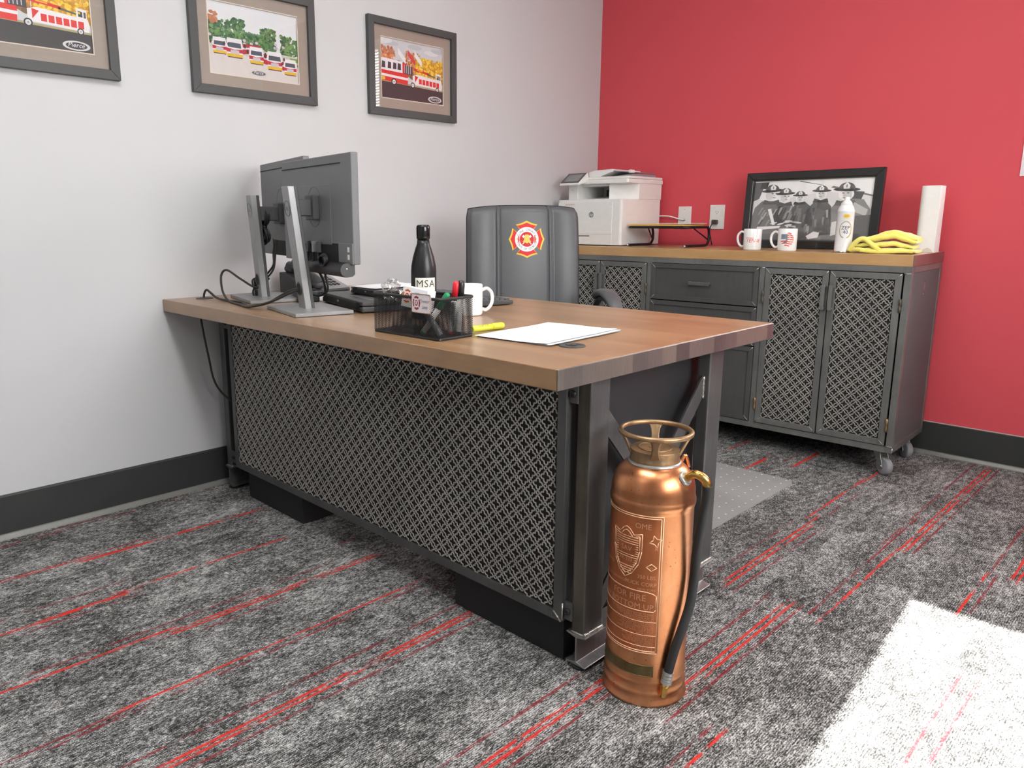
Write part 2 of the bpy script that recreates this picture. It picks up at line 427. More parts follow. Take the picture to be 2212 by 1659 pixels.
W1 = (2.125, 3.06, 1.245, 2.42)      # window in the back wall: x0,x1,z0,z1
W2 = (-3.35, -1.75, 1.0, 2.3)        # window in the right wall: y0,y1,z0,z1
struct('wall_left', MB().box(-.12, 0, RY-.12, .12, 0, RZ), M['white_wall'])
b = MB(); b.box(0, W1[0], 0, .12, 0, RZ); b.box(W1[1], RX, 0, .12, 0, RZ); b.box(W1[0], W1[1], 0, .12, 0, W1[2]); b.box(W1[0], W1[1], 0, .12, W1[3], RZ)
struct('wall_back', b, M['red_wall'])
b = MB(); b.box(RX, RX+.12, RY, W2[0], 0, RZ); b.box(RX, RX+.12, W2[1], .12, 0, RZ); b.box(RX, RX+.12, W2[0], W2[1], 0, W2[2]); b.box(RX, RX+.12, W2[0], W2[1], W2[3], RZ)
struct('wall_right', b, M['white_wall'])
struct('wall_front', MB().box(0, RX, RY-.12, RY, 0, RZ), M['white_wall'])
# ceiling lights recessed in the ceiling: openings
TR = [(1.15, 2.35, -3.36, -3.06), (1.15, 2.35, -1.66, -1.36), (1.15, 2.35, -5.1, -4.8), (2.9, 3.2, -3.2, -2.0)]
struct('ceiling', MB().box(-.12, RX+.12, RY-.12, .12, RZ+.02, RZ+.12), M['ceiling'])
HB = .1523
def baseboard(name, prof_fn, a0, a1, cap=True):
    b = MB()
    b.prism([(0,.006),(.008,.006),(.008,HB-.004),(.005,HB-.001),(0,HB-.001)], prof_fn, a0, a1, 0)
    b.prism([(0,0),(.017,0),(.016,.004),(.0085,.016),(.008,.02),(0,.02)], prof_fn, a0, a1, 1)
    b.prism([(0,HB-.001),(.005,HB-.001),(.001,HB+.002),(0,HB+.002)], prof_fn, a0, a1, 2 if cap else 0)
    return struct(name, b, [M['base'], M['toe_highlight'], M['lip']])
M['toe_highlight'] = steel('base_toe_highlight', (124,124,120), .35, .1, .15)  # toe paler than the rubber base: its edge highlight put into the colour
baseboard('baseboard_left', lambda d, z, t: (d, t, z), RY, 0, False)
baseboard('baseboard_back', lambda d, z, t: (t, -d, z), 0, RX)
baseboard('baseboard_right', lambda d, z, t: (RX-d, t, z), RY, 0, False)
baseboard('baseboard_front', lambda d, z, t: (t, RY+d, z), 0, RX, False)
# windows
trim = flat((238,226,232), .45, name='window_vinyl')
def window(name, axis, w):
    a0, a1, z0, z1 = w
    if axis == 'y': f = lambda a, d, z: (a, d, z)
    else: f = lambda a, d, z: (RX + d, a, z)
    def bxx(b, p0, p1, d0, d1, q0, q1, m=0):
        P0 = f(p0, d0, q0); P1 = f(p1, d1, q1)
        b.box(min(P0[0],P1[0]), max(P0[0],P1[0]), min(P0[1],P1[1]), max(P0[1],P1[1]), q0, q1, m)
    b = MB(); t = .035
    for (p0,p1,q0,q1) in ((a0,a0+t,z0,z1),(a1-t,a1,z0,z1),(a0+t,a1-t,z0,z0+t),(a0+t,a1-t,z1-t,z1),((a0+a1)/2-.02,(a0+a1)/2+.02,z0+t,z1-t)):
        bxx(b, p0, p1, .075, .115, q0, q1)
    fr = struct(name, b, trim)
    b = MB()   # narrow bead around the opening
    for (p0,p1,q0,q1) in ((a0-.012,a0+.004,z0-.012,z1+.012),(a1-.004,a1+.012,z0-.012,z1+.012),(a0+.004,a1-.004,z0-.012,z0+.004),(a0+.004,a1-.004,z1-.004,z1+.012)):
        bxx(b, p0, p1, -.006, .075, q0, q1)
    obj('window_casing', b, trim, fr)
    b = MB(); bxx(b, a0+t, a1-t, .093, .097, z0+t, z1-t); obj('window_pane', b, M['glass'], fr)
    return fr
window('window_1', 'y', W1); window('window_2', 'x', W2)
slatm = NT('white_blind_slat'); _d = slatm.bsdf(srgb(240,240,238), .45); slatm = slatm.mat
def blinds(axis, w, tilt, label):
    a0, a1, z0, z1 = w; cy = .035
    root = thing('window_blind', label, 'blind', ((a0+a1)/2, cy, z1-.02) if axis == 'y' else (RX+cy, (a0+a1)/2, z1-.02), 0 if axis == 'y' else -PI/2)
    L = (a1-a0)/2-.012; n = int((z1-z0-.09)/.0215)
    b = MB(); c, s_ = math.cos(tilt), math.sin(tilt)
    for k in range(n):
        z = -.045-k*.0215
        pts = []
        for q, dz in ((-1,0),(-.5,.0012),(0,.0016),(.5,.0012),(1,0)):
            yy = q*.0125; pts.append((yy*c - dz*s_, z+yy*s_+dz*c))
        vs = [(-L, p[0], p[1]) for p in pts] + [(L, p[0], p[1]) for p in pts]
        b.add(vs, [(i, i+1, 6+i, 5+i) for i in range(4)], 0, True)
    obj('slats', b, slatm, root)
    obj('headrail', MB().box(-L-.003, L+.003, -.018, .018, -.028, .012), slatm, root, .002)
    zb = -.045-n*.0215
    obj('bottom_rail', MB().box(-L, L, -.013, .013, zb-.008, zb+.006), slatm, root, .003)
    for x in (-L*.7, 0, L*.7):
        obj('ladder_cord', MB().tube([(x, -.014, -.02), (x, -.014, zb)], .0006, 5), slatm, root)
    return root
blinds('y', W1, math.radians(38.9), 'white horizontal slat blind in the window at the right edge of the red wall')
blinds('x', W2, math.radians(20), 'white horizontal slat blind in the window of the right-hand wall')

# ------------------------------------------------------------------ camera
cam = bpy.data.cameras.new('camera'); co = bpy.data.objects.new('camera', cam); COL.objects.link(co); S.camera = co
CX, CY, CZ, YAW, PIT, ROL, FPX, PPX, PPY = 2.8129, -3.8479, 1.065, .8031, -.1988, -.0021, 1623.78, -105.46, -29.02
f = Vector((-math.sin(YAW)*math.cos(PIT), math.cos(YAW)*math.cos(PIT), math.sin(PIT)))
ri = Vector((math.cos(YAW), math.sin(YAW), 0)); up = ri.cross(f)
R_ = ri*math.cos(ROL) + up*math.sin(ROL); U_ = -ri*math.sin(ROL) + up*math.cos(ROL)
mw = Matrix((R_, U_, -f)).transposed().to_4x4(); mw.translation = (CX, CY, CZ); co.matrix_world = mw
cam.sensor_width = 36; cam.sensor_fit = 'HORIZONTAL'; cam.lens = FPX/2212*36
cam.shift_x = -PPX/2212; cam.shift_y = PPY/2212; cam.clip_start = .05

# ------------------------------------------------------------------ light
lampm = [emit('light_panel_diffuser', (1, .985, .96, 1), q) for q in (28, 11, 6, 7)]
for k, (x0, x1, y0, y1) in enumerate(TR):
    lab = ['long white ceiling light panel above the near edge of the desk', 'long white ceiling light panel above the office chair',
           'long white ceiling light panel behind the camera', 'white ceiling light panel near the right-hand wall'][k]
    t = thing('ceiling_light', lab, 'ceiling light', ((x0+x1)/2, (y0+y1)/2, RZ))
    a, c = (x1-x0)/2, (y1-y0)/2
    b = MB()
    b.box(-a-.02, a+.02, -c-.02, -c, -.012, .02); b.box(-a-.02, a+.02, c, c+.02, -.012, .02); b.box(-a-.02, -a, -c, c, -.012, .02); b.box(a, a+.02, -c, c, -.012, .02)
    obj('frame', b, M['wplastic'], t)
    obj('diffuser', MB().box(-a, a, -c, c, -.004, .018), lampm[k], t)
sun = bpy.data.lights.new('sun', 'SUN'); sun.energy = 60; sun.angle = math.radians(.6); sun.color = (1, .97, .92)
so = bpy.data.objects.new('sun', sun); COL.objects.link(so); so.rotation_euler = Vector((.075, -1, -.81)).to_track_quat('-Z', 'Y').to_euler()
w = bpy.data.worlds.new('sky'); S.world = w; w.use_nodes = True
wt = w.node_tree; wt.nodes['Background'].inputs[0].default_value = (1, .99, .975, 1); wt.nodes['Background'].inputs[1].default_value = 14
for nm, loc, rot, sx, sy in (('sky_portal', ((W1[0]+W1[1])/2, .14, (W1[2]+W1[3])/2), (-PI/2, 0, 0), W1[1]-W1[0], W1[3]-W1[2]),
                             ('sky_portal', (RX+.14, (W2[0]+W2[1])/2, (W2[2]+W2[3])/2), (0, PI/2, 0), W2[3]-W2[2], W2[1]-W2[0])):
    L = bpy.data.lights.new(nm, 'AREA'); L.shape = 'RECTANGLE'; L.size = sx; L.size_y = sy; L.cycles.is_portal = True
    lo = bpy.data.objects.new(nm, L); COL.objects.link(lo); lo.location = loc; lo.rotation_euler = rot
vs = S.view_settings; vs.view_transform = 'Standard'; vs.look = 'None'; vs.exposure = 0.2; vs.gamma = 1; vs.use_curve_mapping = False
# ------------------------------------------------------------------ cloverleaf grille
GA = .0233
def grille(b, x0, x1, z0, z1, fn, th=.0016, m=0, ph=(0, 0)):
    """quatrefoil straps round every cross-shaped hole, small rings between them; fn(x, d, z)"""
    def strap(pts, w, closed):
        n = len(pts); vs = []
        for i in range(n):
            a = pts[i-1] if (closed or i) else pts[i]; c = pts[(i+1) % n] if (closed or i < n-1) else pts[i]
            t = (c[0]-a[0], c[1]-a[1]); l = math.hypot(*t) or 1; nx, nz = -t[1]/l, t[0]/l
            p = pts[i]
            vs += [fn(p[0]-nx*w, 0, p[1]-nz*w), fn(p[0]-nx*w*.55, -th, p[1]-nz*w*.55), fn(p[0]+nx*w*.55, -th, p[1]+nz*w*.55), fn(p[0]+nx*w, 0, p[1]+nz*w)]
        fs = []
        for i in range(n if closed else n-1):
            j = (i+1) % n
            fs += [(4*i+k, 4*i+k+1, 4*j+k+1, 4*j+k) for k in range(3)]
        b.add(vs, fs, m)
    nx = int((x1-x0)/GA)+1; nz = int((z1-z0)/GA)+1
    for i in range(nx):
        for j in range(nz):
            cx = x0+(i+.5)*(x1-x0)/nx; cz = z0+(j+.5)*(z1-z0)/nz
            if (i+j) % 2:
                strap([(cx+.20*GA*math.cos(2*PI*k/8), cz+.20*GA*math.sin(2*PI*k/8)) for k in range(8)], .075*GA, True)
            else:
                pts = []
                for q in range(4):
                    c4, s4 = math.cos(q*PI/2), math.sin(q*PI/2)
                    for u, v in [(.245,-.245)] + [(.37+.245*math.cos(t), .245*math.sin(t)) for t in (-1.57,-1.05,-.52,0,.52,1.05,1.57)]:
                        x = min(max(cx+GA*(u*c4-v*s4), x0), x1); z = min(max(cz+GA*(u*s4+v*c4), z0), z1)
                        pts.append((x, z))
                strap(pts, .086*GA, True)

# ------------------------------------------------------------------ desk
H = .7726; DT = .0442
DX0, DX1, DY0, DY1 = .0037, 1.8965, -2.7028, -1.7296
desk = thing('desk', 'long executive desk of dark steel with thick butcher block top and patterned metal front', 'desk', (0, 0, 0))
b = MB(); b.box(DX0, DX1-.004, DY0, DY1, H-DT, H, 0); 
top = obj('desktop', b, M['wood'], desk, .0018, 3)
b = MB(); b.box(DX1-.004, DX1, DY0, DY1, H-DT, H)
obj('desktop_end', b, M['endgrain'], desk, .0026, 4)
PY0, PY1, PZ0, PZ1 = .155, 1.783, .110, .702
FY = -2.527
b = MB()   # frame of angle bar round the grille
w = .026
b.box(PY0, PY0+w, FY, FY+.012, PZ0, PZ1); b.box(PY1-w, PY1, FY, FY+.012, PZ0, PZ1); b.box(PY0+w, PY1-w, FY, FY+.012, PZ0, PZ0+w); b.box(PY0+w, PY1-w, FY, FY+.012, PZ1-w, PZ1)
b.box(PY0, PY0+.004, FY+.012, FY+.030, PZ0, PZ1); b.box(PY1-.004, PY1, FY+.012, FY+.034, PZ0, PZ1); b.box(PY0+.004, PY1-.004, FY+.012, FY+.030, PZ0, PZ0+.004)
fr = obj('front_panel_frame', b, M['steel_desk'], desk, .001)
b = MB(); grille(b, PY0+w, PY1-w, PZ0+w, PZ1-w, lambda x, d, z: (x, FY+.004+d, z))
g = obj('grille', b, M['grille'], fr)
obj('backing_sheet', MB().box(PY0+w, PY1-w, FY+.006, FY+.009, PZ0+w, PZ1-w), M['grille_back'], fr)
b = MB(); b.tube([(PY1-w+.001, FY-.0008, PZ0+w-.002), (PY1-.002, FY-.0008, PZ0+.002)], .0022, 6); b.tube([(PY1+.001, FY+.002, PZ0+.006), (PY1+.001, FY+.002, PZ0+.05)], .0022, 6)
obj('weld_bead', b, M['weld'], fr)
# brackets with dome bolts joining panel and post
for x0, x1 in ((PY1, 1.806), (.095, PY0)):
    for z0 in (.118, .655):
        br = obj('bracket', MB().box(x0, x1+.002, -2.519, -2.511, z0, z0+.046), M['steel_dark'], desk, .001)
        xx = (x0+x1)/2
        obj('bolt', MB().lathe([(.009,-.0002),(.009,.0015),(.0075,.0045),(.004,.0065),(.0036,.0045),(.0004,.0045)], 20, (0,0,0)), M['black'], br, rot=(PI/2,0,0), loc=(xx,-2.519,z0+.022))
WX = (.078, 1.823); ZF = .0922
def ibeam(xc, y0, y1):
    b = MB(); hw, zt, zb, tw, tf = .029, ZF, .012, .0024, .0045
    prof = [(-hw,zb),(hw,zb),(hw,zb+.003),(tw,zb+.009),(tw,zt-.009),(hw,zt-.003),(hw,zt),(-hw,zt),(-hw,zt-.003),(-tw,zt-.009),(-tw,zb+.009),(-hw,zb+.003)]
    b.prism(prof, lambda a, z, t: (xc+a, t, z), y0, y1); return b
for xc, side in ((WX[0], -1), (WX[1], 1)):
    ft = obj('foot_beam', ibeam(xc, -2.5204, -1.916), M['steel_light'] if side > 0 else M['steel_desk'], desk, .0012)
    for y in (-2.50, -1.94):
        obj('leveler', MB().lathe([(.02,0),(.022,.004),(.02,.008),(.006,.009),(.006,.014)], 20, (xc, y, 0)), M['rubber'], ft)
    for y0, y1 in ((-2.5152, -2.4416), (-1.98, -1.9064)):
        b = MB(); b.box(xc-.019, xc+.019, y0, y1, ZF-.001, H-DT)
        if side > 0 and y0 < -2.4: b.m[2] = 1
        lg = obj('leg', b, [M['steel_desk'], M['patina']], desk, .005, 3)
        b = MB(); z = ZF+.002
        rr2 = random.Random(2)
        path = [(xc+.020, y0+(y1-y0)*k/14, z+rr2.uniform(-.0008,.0008)) for k in range(15)]
        b.tube(path, [.0032+rr2.uniform(0,.0014) for _ in path], 6)
        b.tube([(xc-.018+.036*k/6, y0-.001, z) for k in range(7)], .003, 6)
        obj('weld_bead', b, M['weld'], lg)
    # crossed flat bars of the end frame
    ya, yb = -2.4416, -1.98; zt_, zb_ = .645, .125
    for (q0, q1) in (((ya, zt_), (yb, zb_)), ((yb, zt_), (ya, zb_))):
        dy, dz = q1[0]-q0[0], q1[1]-q0[1]; vz = .064
        b = MB(); xo = xc + (.004 if q0[0] == ya else -.003)
        b.hexa([(xo-.003, q0[0], q0[1]-vz), (xo+.003, q0[0], q0[1]-vz), (xo+.003, q1[0], q1[1]-vz+.03), (xo-.003, q1[0], q1[1]-vz+.03),
                (xo-.003, q0[0], q0[1]), (xo+.003, q0[0], q0[1]), (xo+.003, q1[0], q1[1]+.03), (xo-.003, q1[0], q1[1]+.03)])
        bb = obj('cross_brace', b, M['steel_desk'], desk, .0008)
        if q0[0] == yb:
            obj('weld_bead', MB().tube([(xo+.004, yb-.001, zt_-vz*k/8) for k in range(9)], [.0035,.005,.004,.0055,.0045,.005,.004,.005,.0035], 6), M['weld'], bb)
# drawer pedestals standing under the top
for x0, x1 in ((.222, .608), (1.393, 1.779)):
    b = MB(); b.box(x0+.012 if x0 > 1 else x0, x1, -2.505, -1.93, .10, H-DT)
    ps = obj('pedestal', b, M['steel_black'], desk, .0015)
    obj('plinth', MB().box(x0, x1-.001, -2.5103, -1.95, .002, .108), M['black_matte'], ps, .001)
    for z0, z1 in ((.11,.33),(.335,.52),(.525,.70)):
        dr = obj('drawer', MB().box(x0+.01, x1-.01, -1.93, -1.915, z0, z1), M['steel_dark'], ps, .0015)
# grommet in the top
gr = obj('grommet', MB().lathe([(.031,0),(.0318,.0014),(.0305,.0028),(.012,.003),(.012,.0029)], 36, (0,0,0)), M['charcoal'], desk, loc=(1.738,-2.455,H))
obj('grommet', MB().lathe([(.031,0),(.0318,.0014),(.0305,.0028),(.012,.003),(.012,.0029)], 36, (0,0,0)), M['charcoal'], desk, loc=(.085,-2.575,H))
obj('cable_slot', MB().prism([(-.014,-.008),(-.006,-.012),(.010,-.012),(.014,-.004),(.012,.004),(-.008,.006)], lambda a, c, t: (a+.003, c-.004, t), .0031, .0034), M['black_matte'], gr)

# ------------------------------------------------------------------ monitors
def monitor(c, th, label, w=.512, top=1.255, bot=.932, off=.045, lean=.042, ptop=1.165, swivel=0):
    root = thing('monitor', label, 'monitor', (c[0], c[1], H+.0008), th, 'monitors side by side on the desk')
    b = MB(); b.box(-.142, .142, -.085, .105, .0, .012); bs = obj('stand_base', b, M['silver'], root, .002)
    obj('base_pad', MB().box(-.135, .135, -.078, .098, -.0005, .004), M['black'], bs)
    # column leaning back, with cable hole
    z1 = ptop-H; hw = .030; 
    b = MB(); b.hexa([(-hw,-.012,.010),(hw,-.012,.010),(hw,.010,.010),(-hw,.010,.010),(-hw,-.012-lean,z1),(hw,-.012-lean,z1),(hw,.010-lean,z1),(-hw,.010-lean,z1)])
    cl = obj('stand_column', b, M['silver'], root, .002)
    b = MB(); b.hexa([(-hw,.009,.010),(hw,.009,.010),(hw,.020,.010),(-hw,.020,.010),(-hw,.009-lean,z1),(hw,.009-lean,z1),(hw,.020-lean,z1),(-hw,.020-lean,z1)])
    obj('column_front', b, M['charcoal'], cl, .002)
    zz = .075; yy = -.0125-lean*zz/z1
    b = MB(); b.lathe([(.021,0),(.0215,.0012),(.018,.0014),(.0175,0)], 28, (0,0,0), 0, False); b.lathe([(.0005,.0003),(.018,.0003)], 28, (0,0,0), 1, False)
    obj('cable_hole', b, [M['charcoal'], M['black_matte']], cl, loc=(0, yy, zz), rot=(PI/2,0,0))
    zz = .325; yy = -.0125-lean*zz/z1
    b = MB(); b.tube([(.024*math.cos(a*2*PI/32), .024*math.sin(a*2*PI/32), 0) for a in range(32)], .0007, 5, closed=True)
    b.text('DELL', .0155, lambda x, y, z: (x, y-.0055, .0003), 0, 'CENTER')
    obj('maker_mark', b, M['charcoal'], cl, loc=(0, yy, zz), rot=(PI/2+.1,0,0))
    # mount
    zm = ptop-H-.055; ym = .018-lean
    b = MB(); b.box(-.022, .022, ym-.004, off+.002, zm-.036, zm+.016); b.box(-.036, .036, off-.022, off+.002, zm-.048, zm+.030)
    obj('mount_arm', b, M['charcoal'], root, .004)
    # panel: thin upper shell, thicker electronics bulge
    z0, z1 = bot-H, top-H
    b = MB(); b.box(-w/2, w/2, off, off+.024, z0, z1); hs = obj('panel_housing', b, M['mon_back'], root, .003, rot=(0,0,swivel))
    b = MB(); b.box(-w/2+.004, w/2-.07, off-.002, off+.001, z1-.028, z1-.025); obj('vent_slot', b, M['black_matte'], hs)
    b = MB(); b.box(-w/2+.14, w/2-.14, off-.0015, off+.001, z0+.055, z1-.085); obj('vesa_cover', b, M['mon_back'], hs, .001)
    b = MB(); b.tube([(.052*math.cos(2*PI*k/40), off-.0016, (z0+z1)/2+.01+.062*math.sin(2*PI*k/40)) for k in range(40)], .0006, 5, closed=True); obj('vesa_ring', b, M['charcoal'], hs)
    b = MB(); b.box(-.13, .16, off-.0008, off+.001, z0+.0, z0+.060); obj('port_bay', b, M['black_matte'], hs)
    b = MB(); b.box(.165, w/2, off-.0035, off+.001, z0, z0+.062); obj('side_port_block', b, M['mon_back'], hs, .001)
    for k in (0, 1):
        b = MB(); b.box(w/2-.030, w/2-.018, off-.0042, off-.003, z0+.014+k*.022, z0+.029+k*.022); obj('usb_port', b, M['wplastic'], hs)
    b = MB(); b.box(-w/2+.006, w/2-.006, off+.024, off+.025, z0+.012, z1-.006); obj('screen', b, M['screen'], hs)
    return root
MON1 = monitor((.716,-2.530), -.215, 'front grey monitor seen from behind, nearest the mesh desk organizer', swivel=.065)
MON2 = monitor((.280,-2.440), -.235, 'rear grey monitor seen from behind, half hidden by the front one', off=.088, lean=.022, ptop=1.15, top=1.275)
def on(root, p):
    c, s_ = math.cos(root.rotation_euler.z), math.sin(root.rotation_euler.z); l = root.location
    return (l.x+c*p[0]-s_*p[1], l.y+s_*p[0]+c*p[1], l.z+p[2])
# sound bar hanging under the front monitor
def soundbar(root, label, x0, x1, z):
    t = thing('soundbar', label, 'speaker', on(root, (0, .05, z)), root.rotation_euler.z)
    r = .0215; prof = []
    for k in range(13):
        a = PI/2 + PI*k/12; prof.append((r*math.cos(a)-.004, r*math.sin(a)))
    prof += [(.016,-r*.9),(.023,-r*.6),(.023,r)]
    obj('body', MB().prism(prof, lambda y, zz, x: (x, y, zz), x0, x1), M['black'], t, .002)
    obj('end_cap', MB().prism([(a*.97, c*.97) for a, c in prof], lambda y, zz, x: (x, y, zz), x1-.0005, x1+.002), M['charcoal'], t, .0008)
    b = MB()
    for k in (0, 1): b.lathe([(.0026,0),(.0026,.0006),(.0012,.0008)], 12, (0,0,0), 0, True, True, 'x')
    obj('audio_jack', MB().lathe([(.0032,x1+.002),(.0032,x1+.0028),(.0016,x1+.003)], 14, (0,-.004,.004), ax='x'), M['chrome'], t)
    return t
soundbar(MON1, 'rounded black soundbar hanging below the front monitor', -.20, .235, .143)

# ------------------------------------------------------------------ cables
def cable(pts, r, label, n=7, name='cable', mat=None, cat='cable'):
    o = obj(name, MB().tube(bez(pts, n), r, 8), mat or M['cable']); return tag(o, label, cat)
Z = H
cable([(.085,-2.575,Z-.02),(.084,-2.577,Z+.012),(.092,-2.570,Z+.032),(.115,-2.566,Z+.024),(.165,-2.566,Z+.008),(.26,-2.572,Z+.005),(.355,-2.565,Z+.005),(.42,-2.588,Z+.005),(.50,-2.61,Z+.006),(.60,-2.60,Z+.025),(.665,-2.565,Z+.062),(.708,-2.54,Z+.074),(.73,-2.50,Z+.07)], .0042, 'dark cable running from the far desk grommet through the hole of the front monitor stand')
cable([(.30,-2.42,Z+.08),(.27,-2.455,Z+.045),(.215,-2.49,Z+.075),(.13,-2.50,Z+.105),(.10,-2.51,Z+.085),(.14,-2.53,Z+.035),(.22,-2.555,Z+.008),(.32,-2.585,Z+.004),(.42,-2.602,Z+.005),(.52,-2.625,Z+.008),(.62,-2.60,Z+.03),(.69,-2.555,Z+.066),(.71,-2.53,Z+.068)], .0042, 'dark cable looping high above the desk end beside the wall')
cable([(.088,-2.600,Z-.052),(.10,-2.598,Z-.12),(.115,-2.59,Z-.22),(.115,-2.575,Z-.31),(.12,-2.545,Z-.37),(.15,-2.50,Z-.42)], .0042, 'black cable hanging under the desk end against the white wall')
# bundled spare cable behind the rear monitor
def bundle(name, c, label, n=7, h=.05, w=.02, seed=1):
    rg = random.Random(seed); b = MB()
    for k in range(n):
        ww = w*rg.uniform(.6,1.2); hh = h*rg.uniform(.75,1.1); ph = rg.uniform(-.35,.35); off = rg.uniform(-.006,.006)
        pts = []
        for i in range(24):
            a = 2*PI*i/24; x = ww*math.sin(2*a)*.7*(1 if math.sin(a) > 0 else 1) ; z = hh*math.cos(a); x = ww*math.sin(a)*abs(math.cos(a))**.6
            pts.append((c[0]+x*math.cos(ph), c[1]+x*math.sin(ph)+off, c[2]+z))
        b.tube(pts, .0028, 6, closed=True)
    b.lathe([(.010,-.004),(.011,0),(.010,.004)], 14, c)
    return tag(obj(name, b, M['black']), label, 'cable')
q = on(MON2, (.005, .018, .265)); bundle('cable_bundle', q, 'tied hank of black cable hanging between the rear monitor and its stand', 11, .060, .034, 4)
q = on(MON2, (-.035, -.015, .042)); bundle('cable_bundle', q, 'small tangle of black cable lying on the rear monitor base', 7, .036, .022, 9)
cable([on(MON2,(.06,.04,.22)), on(MON2,(.045,.035,.17)), on(MON2,(.055,.03,.13)), on(MON2,(.02,.02,.10)), on(MON2,(0,.012,.085))], .0035, 'black cable from the rear monitor down to the hole in its stand')
cable([on(MON2,(.075,.04,.22)), on(MON2,(.07,.035,.17)), on(MON2,(.06,.03,.12)), on(MON2,(.03,.02,.09)), on(MON2,(.002,.014,.080))], .0035, 'second black cable dropping behind the rear monitor')
for k, (x, lab) in enumerate(((-.055, 'black video cable plugged in at the left of the front monitor ports'), (-.005, 'grey plugged cable in the middle of the front monitor ports'), (.035, 'black cable curling down from the front monitor ports to the stand'))):
    p = [on(MON1,(x,.040,.215)), on(MON1,(x,.034,.175))]
    if k == 0: p += [on(MON1,(x,.03,.13)), on(MON1,(x+.0,.03,.09)), on(MON1,(x+.01,.03,.07)), on(MON1,(0,.02,.068))]
    if k == 1: p += [on(MON1,(x+.01,.035,.14)), on(MON1,(x+.04,.04,.12)), on(MON1,(x+.06,.045,.09)), on(MON1,(x+.05,.05,.06))]
    if k == 2: p += [on(MON1,(x+.02,.04,.15)), on(MON1,(x+.035,.045,.11)), on(MON1,(x+.03,.05,.07)), on(MON1,(.02,.04,.050)), on(MON1,(0,.018,.058))]
    cable(p, .0036, lab, mat=M['black'])
    t = obj('connector', MB().box(-.008,.008,-.006,.006,-.018,.016), M['charcoal' if k != 1 else 'silver'], None, .001, loc=on(MON1,(x,.038,.207)), rot=(0,0,-.215))
    t.name = 'cable_connector'; tag(t, ['black plug at the left of the front monitor port bay','light grey plug in the front monitor port bay','black plug right of the light grey one in the front monitor port bay'][k], 'plug')
q = on(MON1,(.095,.028,.165))
b = MB()
for k in range(7):
    rad = .017+.001*(k % 3); pts = [(q[0]+rad*1.5*math.cos(2*PI*i/28)*math.cos(-.215), q[1]+rad*1.5*math.cos(2*PI*i/28)*math.sin(-.215)-.006+.002*k, q[2]+rad*.9*math.sin(2*PI*i/28)+.001*k) for i in range(28)]
    b.tube(pts, .0022, 6, closed=True)
tag(obj('cable_coil', b, M['black']), 'coiled thin black cable tucked under the front monitor above the soundbar', 'cable')

# power brick behind the rear stand
t = thing('power_adapter', 'black power adapter lying on the desk behind the rear monitor base', 'power adapter', (.425,-2.345,H+.0005), -.35)
obj('case', MB().box(-.07,.07,-.035,.035,.0,.036), M['black'], t, .005, 3)
obj('label', MB().box(-.035,.035,-.02,.02,.0358,.0363), M['charcoal'], t)

# ------------------------------------------------------------------ telephone
ph = thing('telephone', 'grey office telephone with handset and coiled cord behind the front monitor', 'telephone', (.175,-2.15,H), 1.75)
# local: +y = back (high), -y = front (low edge), facing the user
b = MB(); prof = [(-.11,.004),(-.11,.018),(.07,.085),(.09,.085),(.09,.004)]
b.prism(prof, lambda y, z, x: (x, y, z), -.10, .10); ps = obj('base', b, M['charcoal'], ph, .004, 3)
sl = lambda y: .018 + (y+.11)*(.067/.18)
b = MB(); b.hexa([(-.02,-.105,sl(-.105)-.004),(.095,-.105,sl(-.105)-.004),(.095,.06,sl(.06)-.004),(-.02,.06,sl(.06)-.004),(-.02,-.105,sl(-.105)+.004),(.095,-.105,sl(-.105)+.004),(.095,.06,sl(.06)+.004),(-.02,.06,sl(.06)+.004)])
kp = obj('keypad', b, M['silver'], ps, .001)
b = MB()
for i in range(3):
    for j in range(4):
        x = .012+i*.021; y = -.085+j*.022
        b.hexa([(x,y,sl(y)+.004),(x+.013,y,sl(y)+.004),(x+.013,y+.012,sl(y+.012)+.004),(x,y+.012,sl(y+.012)+.004),(x,y,sl(y)+.007),(x+.013,y,sl(y)+.007),(x+.013,y+.012,sl(y+.012)+.007),(x,y+.012,sl(y+.012)+.007)])
obj('keys', b, M['black'], kp)
b = MB(); pth = [(-.062,-.10,sl(-.10)+.018),(-.062,-.075,sl(-.075)+.030),(-.062,-.02,sl(-.02)+.036),(-.062,.03,sl(.03)+.034),(-.062,.068,sl(.068)+.020)]
b.tube(bez(pth, 6), [.017+.006*abs(k-12)/12 for k in range(25)], 14)
b.ball((-.062,-.092,sl(-.092)+.016), .026, 0, 16, 10, (1,1,.7)); b.ball((-.062,.062,sl(.062)+.016), .026, 0, 16, 10, (1,1,.7))
obj('handset', b, M['charcoal'], ph)
b = MB(); pts = []
for k in range(240):
    a = k*.62; t_ = k/239; x0_ = -.085+.03*t_; y0_ = -.14+.0*t_
    pts.append((-.105+.16*t_+.0, -.138+.006*math.cos(a), .0085+.0065*math.sin(a)))
b.tube(pts, .0018, 5); obj('coiled_cord', b, M['rubber'], ph)

